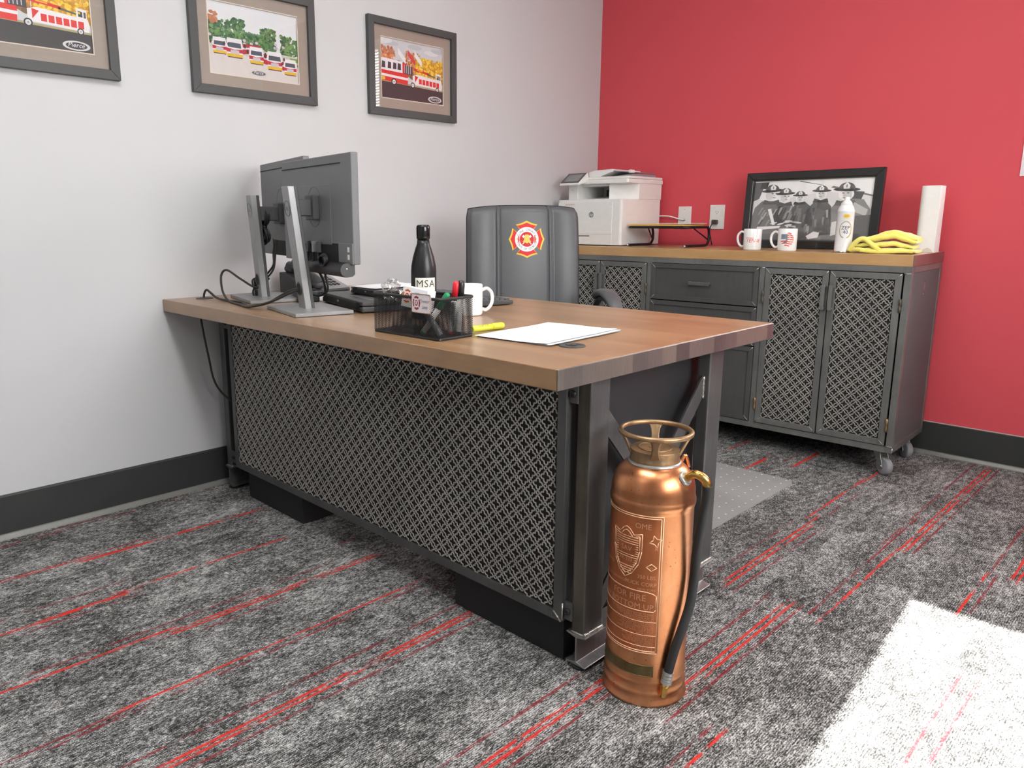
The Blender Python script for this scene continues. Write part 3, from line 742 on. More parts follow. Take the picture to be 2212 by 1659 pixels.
# ------------------------------------------------------------------ laptops and paper
def slab(name, label, cat, c, rz, w, d, h, lidm, bodym):
    t = thing(name, label, cat, (c[0], c[1], c[2]), rz)
    bd = obj('base', MB().box(0, w, 0, d, 0, h*.55), bodym, t, .005, 3)
    obj('lid', MB().box(.001, w-.001, .001, d-.001, h*.58, h), lidm, t, .004, 3)
    obj('hinge', MB().box(.03, w-.03, -.001, .003, h*.2, h*.8), M['black'], t, .001)
    obj('latch', MB().box(w*.42, w*.46, -.0018, .0008, h*.45, h*.65), M['zinc'], t, .0006)
    for x in (.02, w-.05): obj('bumper', MB().box(x, x+.03, -.0012, .0015, h*.1, h*.9), M['rubber'], bd, .001)
    return t
lp = slab('laptop', 'thick closed dark laptop lying right of the front monitor stand', 'laptop', (.505,-2.328,H+.002), -.272, .40, .27, .034, M['charcoal'], M['charcoal'])
obj('palm_sticker', MB().box(.17,.36,.045,.12,.0338,.0344), M['silver'], lp)
lp2 = slab('laptop', 'thinner closed laptop lying behind the thick one, with papers on it', 'laptop', (.62,-2.285,H+.0375), -.17, .27, .19, .024, M['silver'], M['charcoal'])
def sheets(name, label, c, rz, w, d, n, seed, cat='paper', curl=.0, grp=None, mat=None, spread=.05):
    rg = random.Random(seed)
    for k in range(n):
        o_ = (rg.uniform(-.006,.006), rg.uniform(-.006,.006)); rr_ = rz + rg.uniform(-spread,spread); z0 = .0006+k*.0011
        b = MB()
        def fn(u, v, z0=z0, k=k):
            x = (u-.5)*w; y = (v-.5)*d
            return (x, y, z0 + curl*(max(0, u-.55)**2*.5+max(0, v-.6)**2*.4)*(k+1)/n + .0006*math.sin(u*7+k)*math.sin(v*5)*(1 if k == n-1 else 0))
        b.grid(fn, 14, 14); b.grid(lambda u, v: (lambda p: (p[0], p[1], p[2]+.0005))(fn(u, v)), 14, 14)
        o = obj(name, b, mat or M['paper'], None, loc=(c[0]+o_[0], c[1]+o_[1], c[2]), rot=(0,0,rr_))
        tag(o, label if n == 1 else label[k] if isinstance(label, (list, tuple)) else label, cat, grp)
sheets('paper_sheet', ['lowest sheet of the white paper pile beside the desk grommet', 'middle sheet of the white paper pile beside the desk grommet', 'topmost sheet of the white paper pile beside the desk grommet'], (1.583,-2.352,H), .02, .226, .315, 3, 5, curl=.035)
sheets('paper_sheet', ['lower white sheet lying on the closed laptop behind the organizer', 'upper white sheet lying on the closed laptop behind the organizer'], (.735,-2.20,H+.0625), -.05, .17, .216, 2, 8, curl=.02)
sheets('paper_sheet', 'white sheet lying flat on the desk in front of the telephone', (.40,-2.24,H), .5, .20, .20, 1, 11)
# pointed grey folded case behind the organizer
t = thing('tablet_stand', 'slanted grey folding case leaning up behind the organizer', 'case', (1.0,-2.13,H+.001), -.5)
b = MB(); b.hexa([(-.07,-.05,0),(.07,-.05,0),(.07,.06,0),(-.07,.06,0),(-.06,-.04,.006),(.06,-.04,.050),(.06,.05,.062),(-.06,.05,.012)])
obj('cover', b, M['charcoal'], t, .003)
obj('rest', MB().box(-.075,.075,-.055,.065,-.0005,.003), M['silver'], t, .001)

# ------------------------------------------------------------------ mugs, bottle
def mug(label, loc, rz, r=.041, h=.096, group=None):
    t = thing('mug', label, 'mug', loc, rz, group)
    prof = [(.001,.003),(r-.006,.003),(r-.003,0),(r-.001,.003),(r,.008),(r,h-.002),(r-.0015,h),(r-.0032,h-.002),(r-.0035,.008),(.001,.006)]
    obj('body', MB().lathe(prof, 40, caps=False), M['ceramic'], t)
    pts = [(r-.002,0,h*.80),(r+.012,0,h*.86),(r+.026,0,h*.74),(r+.030,0,h*.52),(r+.024,0,h*.30),(r+.010,0,h*.16),(r-.002,0,h*.20)]
    obj('handle', MB().tube(bez(pts, 6), .0055, 10), M['ceramic'], t)
    return t
mug('plain white mug standing on the desk behind the organizer, handle to the right', (1.150,-2.215,H), .80)
bt = thing('water_bottle', 'tall matte black flask with white label standing behind the organizer', 'bottle', (1.104,-2.362,H)); bt.scale = (1.04,1.04,1.04)
R = .0365
prof = [(.001,0),(R-.003,0),(R,.003),(R,.135),(R-.001,.150),(R-.006,.175),(R-.0135,.200),(R-.018,.212),(R-.0185,.222)]
obj('body', MB().lathe(prof, 40), flat((34,35,37), .38, .3, coat=.1, name='black_lacquer'), bt)
b = MB(); b.lathe([(.0178,.2225),(.0178,.2265),(.0192,.2265),(.0196,.231),(.0192,.234),(.0196,.236),(.0198,.256),(.019,.262),(.0165,.2655),(.001,.266)], 36)
obj('cap', b, flat((26,27,29), .2, .5, coat=.5, name='black_gloss_metal'), bt)
ac = math.atan2(CY+2.362, CX-1.108)
wrap = lambda rad, zc: (lambda x, y, z: (rad*math.cos(ac+x/rad), rad*math.sin(ac+x/rad), zc+y))
b = MB(); b.grid(lambda u, v: wrap(R+.0004, 0)((u-.5)*.064+.006, .054+v*.064, 0), 16, 1)
lb = obj('label', b, flat((226,228,218), .5, name='bottle_label'), bt)
b = MB(); b.text('MSA', .029, (lambda f: (lambda x, y, z: f(x+.006, y, z)))(wrap(R+.0009, .092)), 0, 'CENTER', 0, 1.1); b.text('SAFETY', .013, (lambda f: (lambda x, y, z: f(x+.006, y, z)))(wrap(R+.0009, .066)), 0, 'CENTER')
for v in b.v: pass
obj('lettering', b, flat((52,54,46), .5, name='olive_ink'), lb)

# ------------------------------------------------------------------ emblem (fire service cross) used on chair, cards and badge
def emblem(b, fn, s, mi):
    """fn(x,y,level); materials indices mi: gold, red, white, inner red, bell gold, grey text"""
    def lobe(rot, inset, m, lv):
        pts = []
        w0, w1, r0, r1, tip = .30, .60, .42, .80, 1.0
        if inset: w0, w1, r1, tip = .26, .53, .735, .90
        pts = [(-w0, r0), (-w1, r1)]
        for k in range(1, 7):
            t_ = k/6; pts.append((-w1*(1-t_), r1+(tip-r1)*t_**1.6))
        for k in range(5, 0, -1):
            t_ = k/6; pts.append((w1*(1-t_), r1+(tip-r1)*t_**1.6))
        pts += [(w1, r1), (w0, r0)]
        c, s_ = math.cos(rot), math.sin(rot)
        q = [((c*x-s_*y)*s, (s_*x+c*y)*s) for x, y in pts]
        mid = (-s_*.6*s, c*.6*s)
        vs = [fn(mid[0], mid[1], lv)] + [fn(x, y, lv) for x, y in q]
        b.add(vs, [(0, i+1, (i+1) % len(q)+1) for i in range(len(q))][::-1], m)
    for k in range(4): lobe(k*PI/2, False, mi[0], 1); lobe(k*PI/2, True, mi[1], 2)
    def disc(r, m, lv, c=(0,0), n=32, sx=1, sy=1):
        vs = [fn(c[0]*s, c[1]*s, lv)] + [fn((c[0]+r*sx*math.cos(2*PI*i/n))*s, (c[1]+r*sy*math.sin(2*PI*i/n))*s, lv) for i in range(n)]
        b.add(vs, [(0, i+1, (i+1) % n+1) for i in range(n)], m)
    disc(.66, mi[2], 3); disc(.40, mi[3], 4)
    # crossed axes behind a bell
    for sg in (-1, 1):
        a = sg*.75; c, s_ = math.cos(a), math.sin(a)
        for (x0, x1, y0, y1) in ((-.025,.025,-.36,.30),(-.09,.03,.18,.30)):
            q = [((c*x*sg-s_*y)*s, (s_*x*sg+c*y)*s) for x, y in ((x0,y0),(x1,y0),(x1,y1),(x0,y1))]
            b.add([fn(x, y, 5) for x, y in q], [(0,1,2,3)], mi[2])
    bell = [(-.24,-.13),(-.17,-.05),(-.13,.18),(-.08,.26),(.08,.26),(.13,.18),(.17,-.05),(.24,-.13),(.10,-.17),(0,-.22),(-.10,-.17)]
    b.add([fn(0, 0, 6)] + [fn(x*s, y*s, 6) for x, y in bell], [(0, i+1, (i+1) % len(bell)+1) for i in range(len(bell))][::-1], mi[4])
def arc_text(b, body, fn, R0, size, a0, a1, m, inner=False):
    n = len(body)
    for i, ch in enumerate(body):
        if ch == ' ': continue
        a = a0+(a1-a0)*(i/(n-1) if n > 1 else .5)
        c, s_ = math.cos(a), math.sin(a)
        if not inner: g = lambda x, y, z: fn(R0*c + x*s_ + y*c, R0*s_ - x*c + y*s_, 5)
        else: g = lambda x, y, z: fn(R0*c - x*s_ - y*c, R0*s_ + x*c - y*s_, 5)
        b.text(ch, size, g, m, 'CENTER')
EM = [flat((236,196,60), .5, name='gold_thread'), flat((216,38,38), .6, name='red_thread'), flat((238,238,240), .6, name='white_thread'), flat((206,30,34), .6, name='scarlet_thread'), flat((228,196,80), .45, name='bell_gold'), flat((120,118,128), .6, name='grey_thread')]

# ------------------------------------------------------------------ desk organizer and contents
OX0, OY0, OW, OD, OH, OA = 1.222, -2.640, .250, .118, .102, .02
og = thing('desk_organizer', 'black wire mesh desk organizer with pens and cards at the near edge of the desk', 'organizer', (OX0, OY0, H), OA)
b = MB(); b.box(0,OW,0,.0006,.006,OH); b.box(0,OW,OD-.0006,OD,.006,OH); b.box(0,.0006,0,OD,.006,OH); b.box(OW-.0006,OW,0,OD,.006,OH)
obj('mesh_wall', b, M['perf'], og)
b = MB(); b.box(.002,OW-.002,OD*.52,OD*.52+.0008,.006,OH-.012); b.box(OW*.62,OW*.62+.0008,.002,OD*.52,.006,OH-.008)
obj('divider', b, M['perf'], og)
b = MB()
def rrect(x0, x1, y0, y1, r, n=5):
    out = []
    for cx, cy, a0 in ((x1-r,y1-r,0),(x0+r,y1-r,PI/2),(x0+r,y0+r,PI),(x1-r,y0+r,1.5*PI)):
        for k in range(n+1): out.append((cx+r*math.cos(a0+PI/2*k/n), cy+r*math.sin(a0+PI/2*k/n)))
    return out
b.tube([(x, y, OH) for x, y in rrect(-.001,OW+.001,-.001,OD+.001,.008)], .0038, 8, closed=True)
b.tube([(OW*.62, .002, OH-.006), (OW*.62, OD*.52, OH-.006)], .002, 6); b.tube([(.002, OD*.52, OH-.006), (OW-.002, OD*.52, OH-.006)], .002, 6)
obj('rim', b, M['black'], og)
b = MB(); b.prism(rrect(-.002,OW+.002,-.002,OD+.002,.009), lambda x, y, z: (x, y, z), .0, .007); obj('base', b, M['black'], og, .002)
def ol(p): 
    c, s_ = math.cos(OA), math.sin(OA); return (OX0+c*p[0]-s_*p[1], OY0+s_*p[0]+c*p[1], H+p[2])
def marker(label, p0, p1, body, cap, r=.0075, capf=.38, tail=True):
    a = Vector(ol(p0)); c = Vector(ol(p1)); L = (c-a).length
    t = bpy.data.objects.new('marker', None); COL.objects.link(t); t.location = a
    t.rotation_euler = (c-a).to_track_quat('Z', 'Y').to_euler(); t.empty_display_size = .02
    tag(t, label, 'marker')
    obj('barrel', MB().lathe([(r*.6,0),(r,.002),(r,L*(1-capf))], 20), body, t)
    obj('cap', MB().lathe([(r*1.06,L*(1-capf)),(r*1.06,L*.93),(r*.9,L*.985),(r*.5,L)], 20), cap, t)
    if tail: obj('end_plug', MB().lathe([(r*.62,-.002),(r*1.02,0),(r*1.02,.006)], 20), cap, t)
    return t
wht = flat((226,226,224), .4, name='marker_white'); grn = flat((22,140,86), .4, name='marker_green'); redm = flat((214,34,48), .4, name='marker_red'); blk = flat((26,26,28), .35, name='marker_black'); gry = flat((150,152,156), .35, .3, name='marker_grey')
marker('green-capped white marker leaning diagonally in the mesh organizer', (.180,.010,.012), (.238,.044,.114), wht, grn)
marker('grey marker crossing the green one behind the organizer mesh', (.241,.014,.014), (.176,.010,.086), gry, gry, capf=.3)
marker('black-capped white marker standing at the right of the organizer', (.238,.075,.010), (.238,.090,.143), wht, blk, .0085, .34)
marker('red-capped white marker standing beside the black-capped one', (.226,.066,.010), (.230,.080,.141), wht, redm, .0085, .34)
# stack of business cards
cd = thing('business_card_box', 'white stack of business cards with a red and gold emblem in the organizer', 'business cards', ol((.086,.020,.074)), OA+.02)
cd.rotation_euler = (-.12, .10, OA+.05)
obj('cards', MB().box(0,.088,0,.030,0,.052), M['paper'], cd, .0006)
b = MB(); emblem(b, lambda x, y, l: (.018+x, -.0003-.00012*l, .028+y), .019, [0,1,2,3,4,5])
for i in range(5): b.add([(.044, -.0006, .040-i*.005), (.044+.034-(i%3)*.006, -.0006, .040-i*.005), (.044+.034-(i%3)*.006, -.0006, .041-i*.005), (.044, -.0006, .041-i*.005)], [(0,1,2,3)], 5)
obj('printed_face', b, EM, cd)
# wrapped sweet
sw = thing('wrapped_candy', 'dark sweets in crinkled clear cellophane at the left of the organizer', 'candy', ol((.038,.030,.098)))
rg = random.Random(5)
b = MB(); nu, nv = 18, 12
vs = []
for j in range(nv+1):
    for i in range(nu):
        t_ = PI*j/nv; a = 2*PI*i/nu; rr_ = .026*(1+rg.uniform(-.28,.28)); vs.append((rr_*1.15*math.sin(t_)*math.cos(a), rr_*.8*math.sin(t_)*math.sin(a), rr_*math.cos(t_)+.012))
b.add(vs, [(j*nu+i, (j+1)*nu+i, (j+1)*nu+(i+1)%nu, j*nu+(i+1)%nu) for j in range(nv) for i in range(nu)], 0)
obj('wrapper', b, M['film'], sw)
b = MB()
for k in range(4): b.ball((rg.uniform(-.014,.014), rg.uniform(-.008,.008), rg.uniform(.0,.010)), .009, 0, 12, 8, (1.3,.9,.7))
obj('sweet', b, flat((42,34,28), .3, name='dark_sweet'), sw)
# name badge clipped to the mesh
bd = thing('name_badge', 'white name badge with a red emblem clipped to the front of the organizer', 'badge', ol((.160,-.006,.066)), OA)
b = MB(); b.prism(rrect(0,.068,0,.046,.004), lambda x, z, y: (x, y, z), -.0015, .0015); obj('plate', b, flat((226,218,224), .35, name='badge_white'), bd)
b = MB(); b.tube([(x, -.0012, z) for x, z in rrect(.0,.068,.0,.046,.004)], .0011, 6, closed=True); obj('edge', b, M['brass'], bd)
b = MB(); mm = flat((150,32,38), .5, name='badge_red'); 
emblem(b, lambda x, y, l: (.018+x*.8, -.0018-.00012*l, .024+y), .018, [0,0,1,0,1,0])
b.text('Trevor', .0112, lambda x, y, z: (.048+x, -.0019, .0255+y), 2, 'CENTER'); b.text('Levy', .0112, lambda x, y, z: (.048+x, -.0019, .0115+y), 2, 'CENTER')
obj('printed_face', b, [mm, flat((226,218,224), .35, name='badge_white'), flat((60,56,62), .5, name='badge_ink')], bd)
# highlighter
hl = bpy.data.objects.new('highlighter', None); COL.objects.link(hl); hl.location = (1.424,-2.474,H+.0095); hl.rotation_euler = (0, PI/2, 1.52); hl.empty_display_size = .02
tag(hl, 'yellow highlighter pen lying on the desk right of the organizer', 'highlighter')
yel = flat((222,226,70), .4, name='fluorescent_yellow')
obj('barrel', MB().lathe([(.006,-.0),(.0085,.003),(.0085,.075)], 22), yel, hl)
obj('cap', MB().lathe([(.0092,.070),(.0092,.106),(.0075,.112),(.006,.113)], 22), flat((214,220,60), .3, name='cap_yellow'), hl)
# local +x points down after the rotation, so the print faces up on -x
b = MB(); b.text('Sharpie', .012, lambda x, y, z: (-.0087*math.cos((y-.008)/.0087), .0087*math.sin((y-.008)/.0087), .018+x), 0)
obj('lettering', b, flat((60,66,40), .5, name='olive_print'), hl)
# keyboard
kb = thing('keyboard', 'dark keyboard near the far edge of the desk behind the white mug', 'keyboard', (.825,-1.945,H+.003), -.16)
obj('case', MB().hexa([(-.22,-.075,0),(.22,-.075,0),(.22,.075,0),(-.22,.075,0),(-.22,-.075,.024),(.22,-.075,.024),(.22,.075,.012),(-.22,.075,.012)]), M['charcoal'], kb, .003)
b = MB()
for i in range(20):
    for j in range(6):
        x = -.212+i*.0213; y = -.066+j*.0225; z = .0245-(y+.075)*.08
        b.box(x, x+.0175, y, y+.018, z-.002, z+.004)
obj('keys', b, flat((84,88,92), .5, name='keycap'), kb)
# ------------------------------------------------------------------ metal cabinet against the red wall
XC, YC, CTH, ZC, ZB = 1.8863, -.035, .0292, .922, .1077
cc_, cs_ = math.cos(CTH), math.sin(CTH)
def cab(x, y, z=ZC): return (XC+cc_*x-cs_*y, YC+cs_*x+cc_*y, z)
cb = thing('cabinet', 'long black steel cabinet on casters with wood top standing against the red wall', 'cabinet', (XC, YC, 0), CTH)
CW, CD, ZT = 1.80, .4667, .8771
obj('countertop', MB().box(-CW, -.003, -CD, 0, ZT, ZC), M['wood_light'], cb, .0015, 3)
obj('countertop_end', MB().box(-.003, 0, -CD, 0, ZT, ZC), M['endgrain'], cb, .0015, 3)
b = MB(); t_ = .026
for x in (-CW+.002, -.028):
    for y in (-CD+.001, -.027): b.box(x, x+t_, y, y+t_, ZB, ZT)
for y in (-CD+.001, -.027):
    for z in (ZB, ZT-t_): b.box(-CW+.028, -.028, y, y+t_, z, z+t_)
for x in (-CW+.002, -.028):
    for z in (ZB, ZT-t_): b.box(x, x+t_, -CD+.027, -.027, z, z+t_)
for x in (-1.184, -.611): b.box(x, x+.025, -CD+.001, -CD+.02, ZB+t_, ZT-t_)
fm = obj('frame', b, M['steel'], cb, .0012)
b = MB()
for p in ((-.030, ZT-.029), (-.613, ZT-.029), (-1.186, ZT-.029), (-.030, ZB+.027)):
    b.tube([(p[0], -CD-.001, p[1]), (p[0]+.026, -CD-.001, p[1]+.001)], .002, 6)
b.tube([(-.001, -CD-.001, ZB+.003), (-.001, -CD-.001, ZB+.024)], .002, 6)
obj('weld_bead', b, M['weld'], fm)
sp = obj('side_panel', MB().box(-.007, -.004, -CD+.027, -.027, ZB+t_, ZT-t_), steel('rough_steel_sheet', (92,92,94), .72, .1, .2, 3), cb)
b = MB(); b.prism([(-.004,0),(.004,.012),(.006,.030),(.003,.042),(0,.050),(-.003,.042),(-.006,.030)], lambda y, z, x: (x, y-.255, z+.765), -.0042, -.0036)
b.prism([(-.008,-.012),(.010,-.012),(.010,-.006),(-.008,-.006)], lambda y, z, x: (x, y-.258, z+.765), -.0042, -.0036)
obj('pale_mark', b, M['weld'], sp)  # small pale bottle-shaped mark on the side panel
obj('side_panel', MB().box(-CW+.004, -CW+.007, -CD+.027, -.027, ZB+t_, ZT-t_), M['steel_dark'], cb)
obj('back_panel', MB().box(-CW+.028, -.028, -.008, -.004, ZB+t_, ZT-t_), M['steel_dark'], cb)
obj('bottom_panel', MB().box(-CW+.028, -.028, -CD+.027, -.027, ZB+.004, ZB+.008), M['steel_dark'], cb)
obj('divider', MB().box(-1.174, -1.171, -CD+.03, -.03, ZB+.01, ZT-.01), M['steel_dark'], cb)
obj('divider', MB().box(-.602, -.599, -CD+.03, -.03, ZB+.01, ZT-.01), M['steel_dark'], cb)
def mitred(b, x0, x1, z0, z1, y0, w, th):
    # bars with 45 degree corners, slightly rounded face
    for quad in (((x0,z0),(x1,z0),(x1-w,z0+w),(x0+w,z0+w)), ((x1,z0),(x1,z1),(x1-w,z1-w),(x1-w,z0+w)), ((x1,z1),(x0,z1),(x0+w,z1-w),(x1-w,z1-w)), ((x0,z1),(x0,z0),(x0+w,z0+w),(x0+w,z1-w))):
        b.prism(list(quad), lambda x, z, y: (x, y, z), y0, y0+th)
def corner_welds(b, x0, x1, z0, z1, y, w):
    for (xa, za, sx, sz) in ((x0,z0,1,1),(x1,z0,-1,1),(x1,z1,-1,-1),(x0,z1,1,-1)):
        b.tube([(xa+sx*.0015, y, za+sz*.0015), (xa+sx*w*.55, y-.0006, za+sz*w*.55), (xa+sx*w, y, za+sz*w)], [.0019,.0014,.0012], 6)
def pull(name, parent, x, z, vertical, L=.105):
    b = MB(); y = -CD-.006
    if vertical:
        b.box(x-.008, x+.008, y-.020, y-.012, z-L/2, z+L/2)
        for k in (-1, 1): b.lathe([(.005,0),(.005,.014)], 12, (0,0,0)) if False else b.tube([(x+.004, y-.013, z+k*(L/2-.006)), (x+.004, y+.002, z+k*(L/2-.006))], .0055, 12)
    else:
        b.box(x-L/2, x+L/2, y-.020, y-.012, z-.008, z+.008)
        for k in (-1, 1): b.tube([(x+k*(L/2-.004), y-.013, z+.004), (x+k*(L/2-.004), y+.002, z+.004)], .0055, 12)
    return obj(name, b, M['steel_light'] if not vertical else M['steel'], parent, .0015)
DZ0, DZ1 = .137, .848
dgm = None
for i, (x0, x1, side) in enumerate(((-1.742,-1.466,1), (-1.461,-1.187,-1), (-.583,-.312,1), (-.307,-.034,-1))):
    b = MB(); mitred(b, x0, x1, DZ0, DZ1, -CD-.004, .025, .012)
    d = obj('door', b, M['steel'], cb, .001)
    wb = MB(); corner_welds(wb, x0, x1, DZ0, DZ1, -CD-.0045, .024); obj('weld_bead', wb, M['weld'], d)
    if dgm is None or True:
        g = MB(); grille(g, x0+.025, x1-.025, DZ0+.025, DZ1-.025, lambda x, dd, z: (x, -CD+.003+dd, z))
        obj('grille', g, M['grille'], d)
    obj('backing_sheet', MB().box(x0+.02, x1-.02, -CD+.006, -CD+.008, DZ0+.02, DZ1-.02), M['grille_back'], d)
    pull('handle', d, (x1-.013) if side > 0 else (x0+.013), .735, True)
    xh = x0-.003 if side > 0 else x1+.003
    for zh in (.72, .225):
        obj('hinge', MB().lathe([(.0015,-.030),(.0055,-.026),(.0062,-.012),(.004,-.004),(.004,.002),(.0066,.006),(.0062,.024),(.0015,.030)], 14, (xh, -CD-.007, zh)), M['patina'] if zh > .5 else M['brass'], d)
for i, (z0, z1) in enumerate(((.672,.849), (.490,.667), (.137,.485))):
    b = MB(); mitred(b, -1.157, -.613, z0, z1, -CD-.004, .022, .010); b.box(-1.137, -.633, -CD+.002, -CD+.006, z0+.02, z1-.02)
    d = obj('drawer', b, M['steel_dark'], cb, .001)
    wb = MB(); corner_welds(wb, -1.157, -.613, z0, z1, -CD-.0045, .021); obj('weld_bead', wb, M['weld'], d)
    pull('handle', d, -.892, (z0+z1)/2, False)
for x, y, rot, br in ((-.062,-.400,-2.2,True), (-.062,-.075,-2.3,False), (-CW+.06,-.405,.3,True), (-CW+.06,-.06,.2,False)):
    b = MB(); b.box(-.03,.03,-.035,.035,.103,.1077); b.lathe([(.024,.094),(.024,.103)], 20, (0,0,0))
    b.add([], [])
    c = obj('caster', b, M['zinc'], cb, .001, loc=(x, y, 0), rot=(0,0,rot))
    b = MB()
    for s_ in (-.019, .017): b.prism([(-.022,.097),(.022,.097),(.045,.035),(.040,.026),(.028,.026)], lambda yy, z, xx: (xx, yy, z), s_, s_+.002)
    b.box(-.019,.019,-.02,.02,.094,.097)
    obj('fork', b, M['zinc'], c, .0006)
    obj('wheel', MB().lathe([(.006,-.0145),(.012,-.0145),(.030,-.013),(.036,-.0115),(.0375,-.008),(.0375,.008),(.036,.0115),(.030,.013),(.012,.0145),(.006,.0145)], 36, (0,.034,.0375), ax='x'), flat((148,150,154), .45, name='grey_wheel'), c)
    obj('axle', MB().lathe([(.006,-.022),(.006,.022)], 14, (0,.034,.0375), ax='x'), M['chrome'], c)
    if br: obj('brake_lever', MB().hexa([(-.014,-.052,.022),(.014,-.052,.022),(.010,-.012,.052),(-.010,-.012,.052),(-.014,-.052,.027),(.014,-.052,.027),(.010,-.012,.060),(-.010,-.012,.060)]), M['zinc'], c, .002)

# ------------------------------------------------------------------ printer
pr = thing('printer', 'white multifunction laser printer on the left end of the cabinet', 'printer', cab(-1.826, -.37), CTH)
W = flat((234,233,230), .42, name='printer_white')
def rp(x0, x1, y0, y1, r, corners=(1,1,1,1)):
    return rrect(x0, x1, y0, y1, r, 4)
b = MB(); b.prism(rp(0,.416,0,.40,.014), lambda x, y, z: (x, y, z), .004, .246); bdy = obj('body', b, W, pr, .004, 3)
obj('foot', MB().box(.02,.396,.02,.38,0,.005), M['charcoal'], bdy)
b = MB(); b.box(.006,.36,-.003,.002,.062,.232); fd = obj('front_door', b, W, pr, .0015)
b = MB(); b.box(.006,.36,-.003,.002,.006,.059); tr_ = obj('paper_tray', b, W, pr, .0015)
b = MB(); b.box(.15,.22,-.0045,-.002,.048,.0555); obj('tray_grip', b, M['silver'], tr_)
logo = flat((120,132,138), .4, name='grey_logo')
b = MB(); fn = lambda x, y, z: (.228+x, -.0034, .165+y)
vs = [fn(0,0,0)] + [fn(.0155*math.cos(2*PI*i/28), .0155*math.sin(2*PI*i/28), 0) for i in range(28)]
b.add(vs, [(0, i+1, (i+1)%28+1) for i in range(28)], 0)
b.text('hp', .024, lambda x, y, z: (.2275+x+y*.25, -.0037, .1575+y), 1, 'CENTER')
obj('maker_mark', b, [logo, W], fd)
b = MB(); b.text('NOVATECH', .0115, lambda x, y, z: (.055+x, -.0036, .2165+y), 0); b.text('LLC', .010, lambda x, y, z: (.066+x, -.0036, .200+y), 1)
obj('service_label', b, [flat((196,70,74), .5, name='label_red'), flat((90,90,94), .5, name='label_grey')], fd)
# upper body: left pillar, right block with slanted flank, back wall, cavity
b = MB()
b.prism([(.035,.050),(.098,.050),(.098,.40),(.035,.40)], lambda x, y, z: (x, y, z), .2455, .330)
b.prism([(.285,.075),(.416,.165),(.416,.40),(.285,.40)], lambda x, y, z: (x, y, z), .2455, .330)
b.box(.098,.285,.30,.40,.2455,.330); b.box(.098,.285,.09,.30,.318,.330)
obj('upper_body', b, W, pr, .003)
b = MB(); b.hexa([(.098,.04,.2465),(.285,.04,.2465),(.285,.30,.262),(.098,.30,.262),(.098,.04,.248),(.285,.04,.248),(.285,.30,.268),(.098,.30,.268)])
obj('output_tray', b, W, pr, .001)
obj('output_slot', MB().box(.13,.28,.285,.301,.270,.305), M['charcoal'], pr)
obj('roller_cover', MB().box(.15,.262,.275,.286,.276,.298), M['silver'], pr, .002)
b = MB(); b.prism(rp(.030,.420,.045,.410,.012), lambda x, y, z: (x, y, z), .329, .352); obj('scanner_bed', b, W, pr, .004, 3)
b = MB(); b.prism(rp(.050,.418,.060,.408,.012), lambda x, y, z: (x, y, z), .353, .366); lid = obj('scanner_lid', b, W, pr, .003, 3)
# control panel
b = MB(); P0 = [(.020,-.012,.318),(.150,-.012,.322),(.165,.060,.385),(.035,.060,.383)]; 
b.hexa([P0[0],P0[1],(P0[1][0]+.01,.05,.330),(P0[0][0]+.01,.05,.330),P0[3],P0[2],(P0[2][0],.085,.375),(P0[3][0],.085,.375)])
b = MB(); b.hexa([(.020,-.018,.322),(.150,-.018,.322),(.158,.075,.345),(.028,.075,.345),(.020,-.018,.334),(.150,-.018,.334),(.158,.055,.392),(.028,.055,.392)])
cp = obj('control_panel', b, W, pr, .004, 3)
def on_panel(u, v, d): 
    a = Vector((.020,-.018,.334)); ex_ = Vector((.130,0,0)); ey_ = Vector((.008,.073,.058)); n = ex_.cross(ey_).normalized()
    return tuple(a+ex_*u+ey_*v+n*d)
for u0, u1, v0, v1, d, mt, nm in ((.03,.97,.04,.96,.0008,flat((84,86,84), .3, name='panel_bezel'),'bezel'), (.14,.86,.16,.84,.0014,flat((138,140,142), .25, name='touch_screen'),'touch_screen')):
    b = MB(); b.hexa([on_panel(u0,v0,0),on_panel(u1,v0,0),on_panel(u1,v1,0),on_panel(u0,v1,0),on_panel(u0,v0,d),on_panel(u1,v0,d),on_panel(u1,v1,d),on_panel(u0,v1,d)]); obj(nm, b, mt, cp)
# document feeder
b = MB(); prof = [(.150,.366),(.150,.394),(.185,.402),(.300,.406),(.305,.398),(.300,.391),(.235,.372),(.225,.366)]
b.prism(prof, lambda x, z, y: (x, y, z), .075, .360); fdr = obj('document_feeder', b, W, pr, .003, 3)
b = MB(); b.hexa([(.295,.085,.394),(.400,.085,.384),(.400,.350,.384),(.295,.350,.394),(.295,.085,.400),(.402,.085,.389),(.402,.350,.389),(.295,.350,.400)])
obj('feeder_tray', b, flat((140,140,146), .45, name='feeder_grey'), fdr, .001)
obj('tray_end', MB().box(.398,.414,.082,.12,.381,.398), W, fdr, .003)
b = MB(); b.hexa([(.30,.10,.366),(.412,.10,.366),(.412,.34,.366),(.30,.34,.366),(.30,.10,.369),(.408,.10,.378),(.408,.34,.378),(.30,.34,.369)]); obj('eject_tray', b, flat((140,140,146), .45, name='feeder_grey'), fdr)
b = MB(); b.text('hp', .007, lambda x, y, z: (.058+x, .0494, .300+y), 0); obj('model_mark', b, flat((90,96,100), .5, name='mark_grey'), pr)

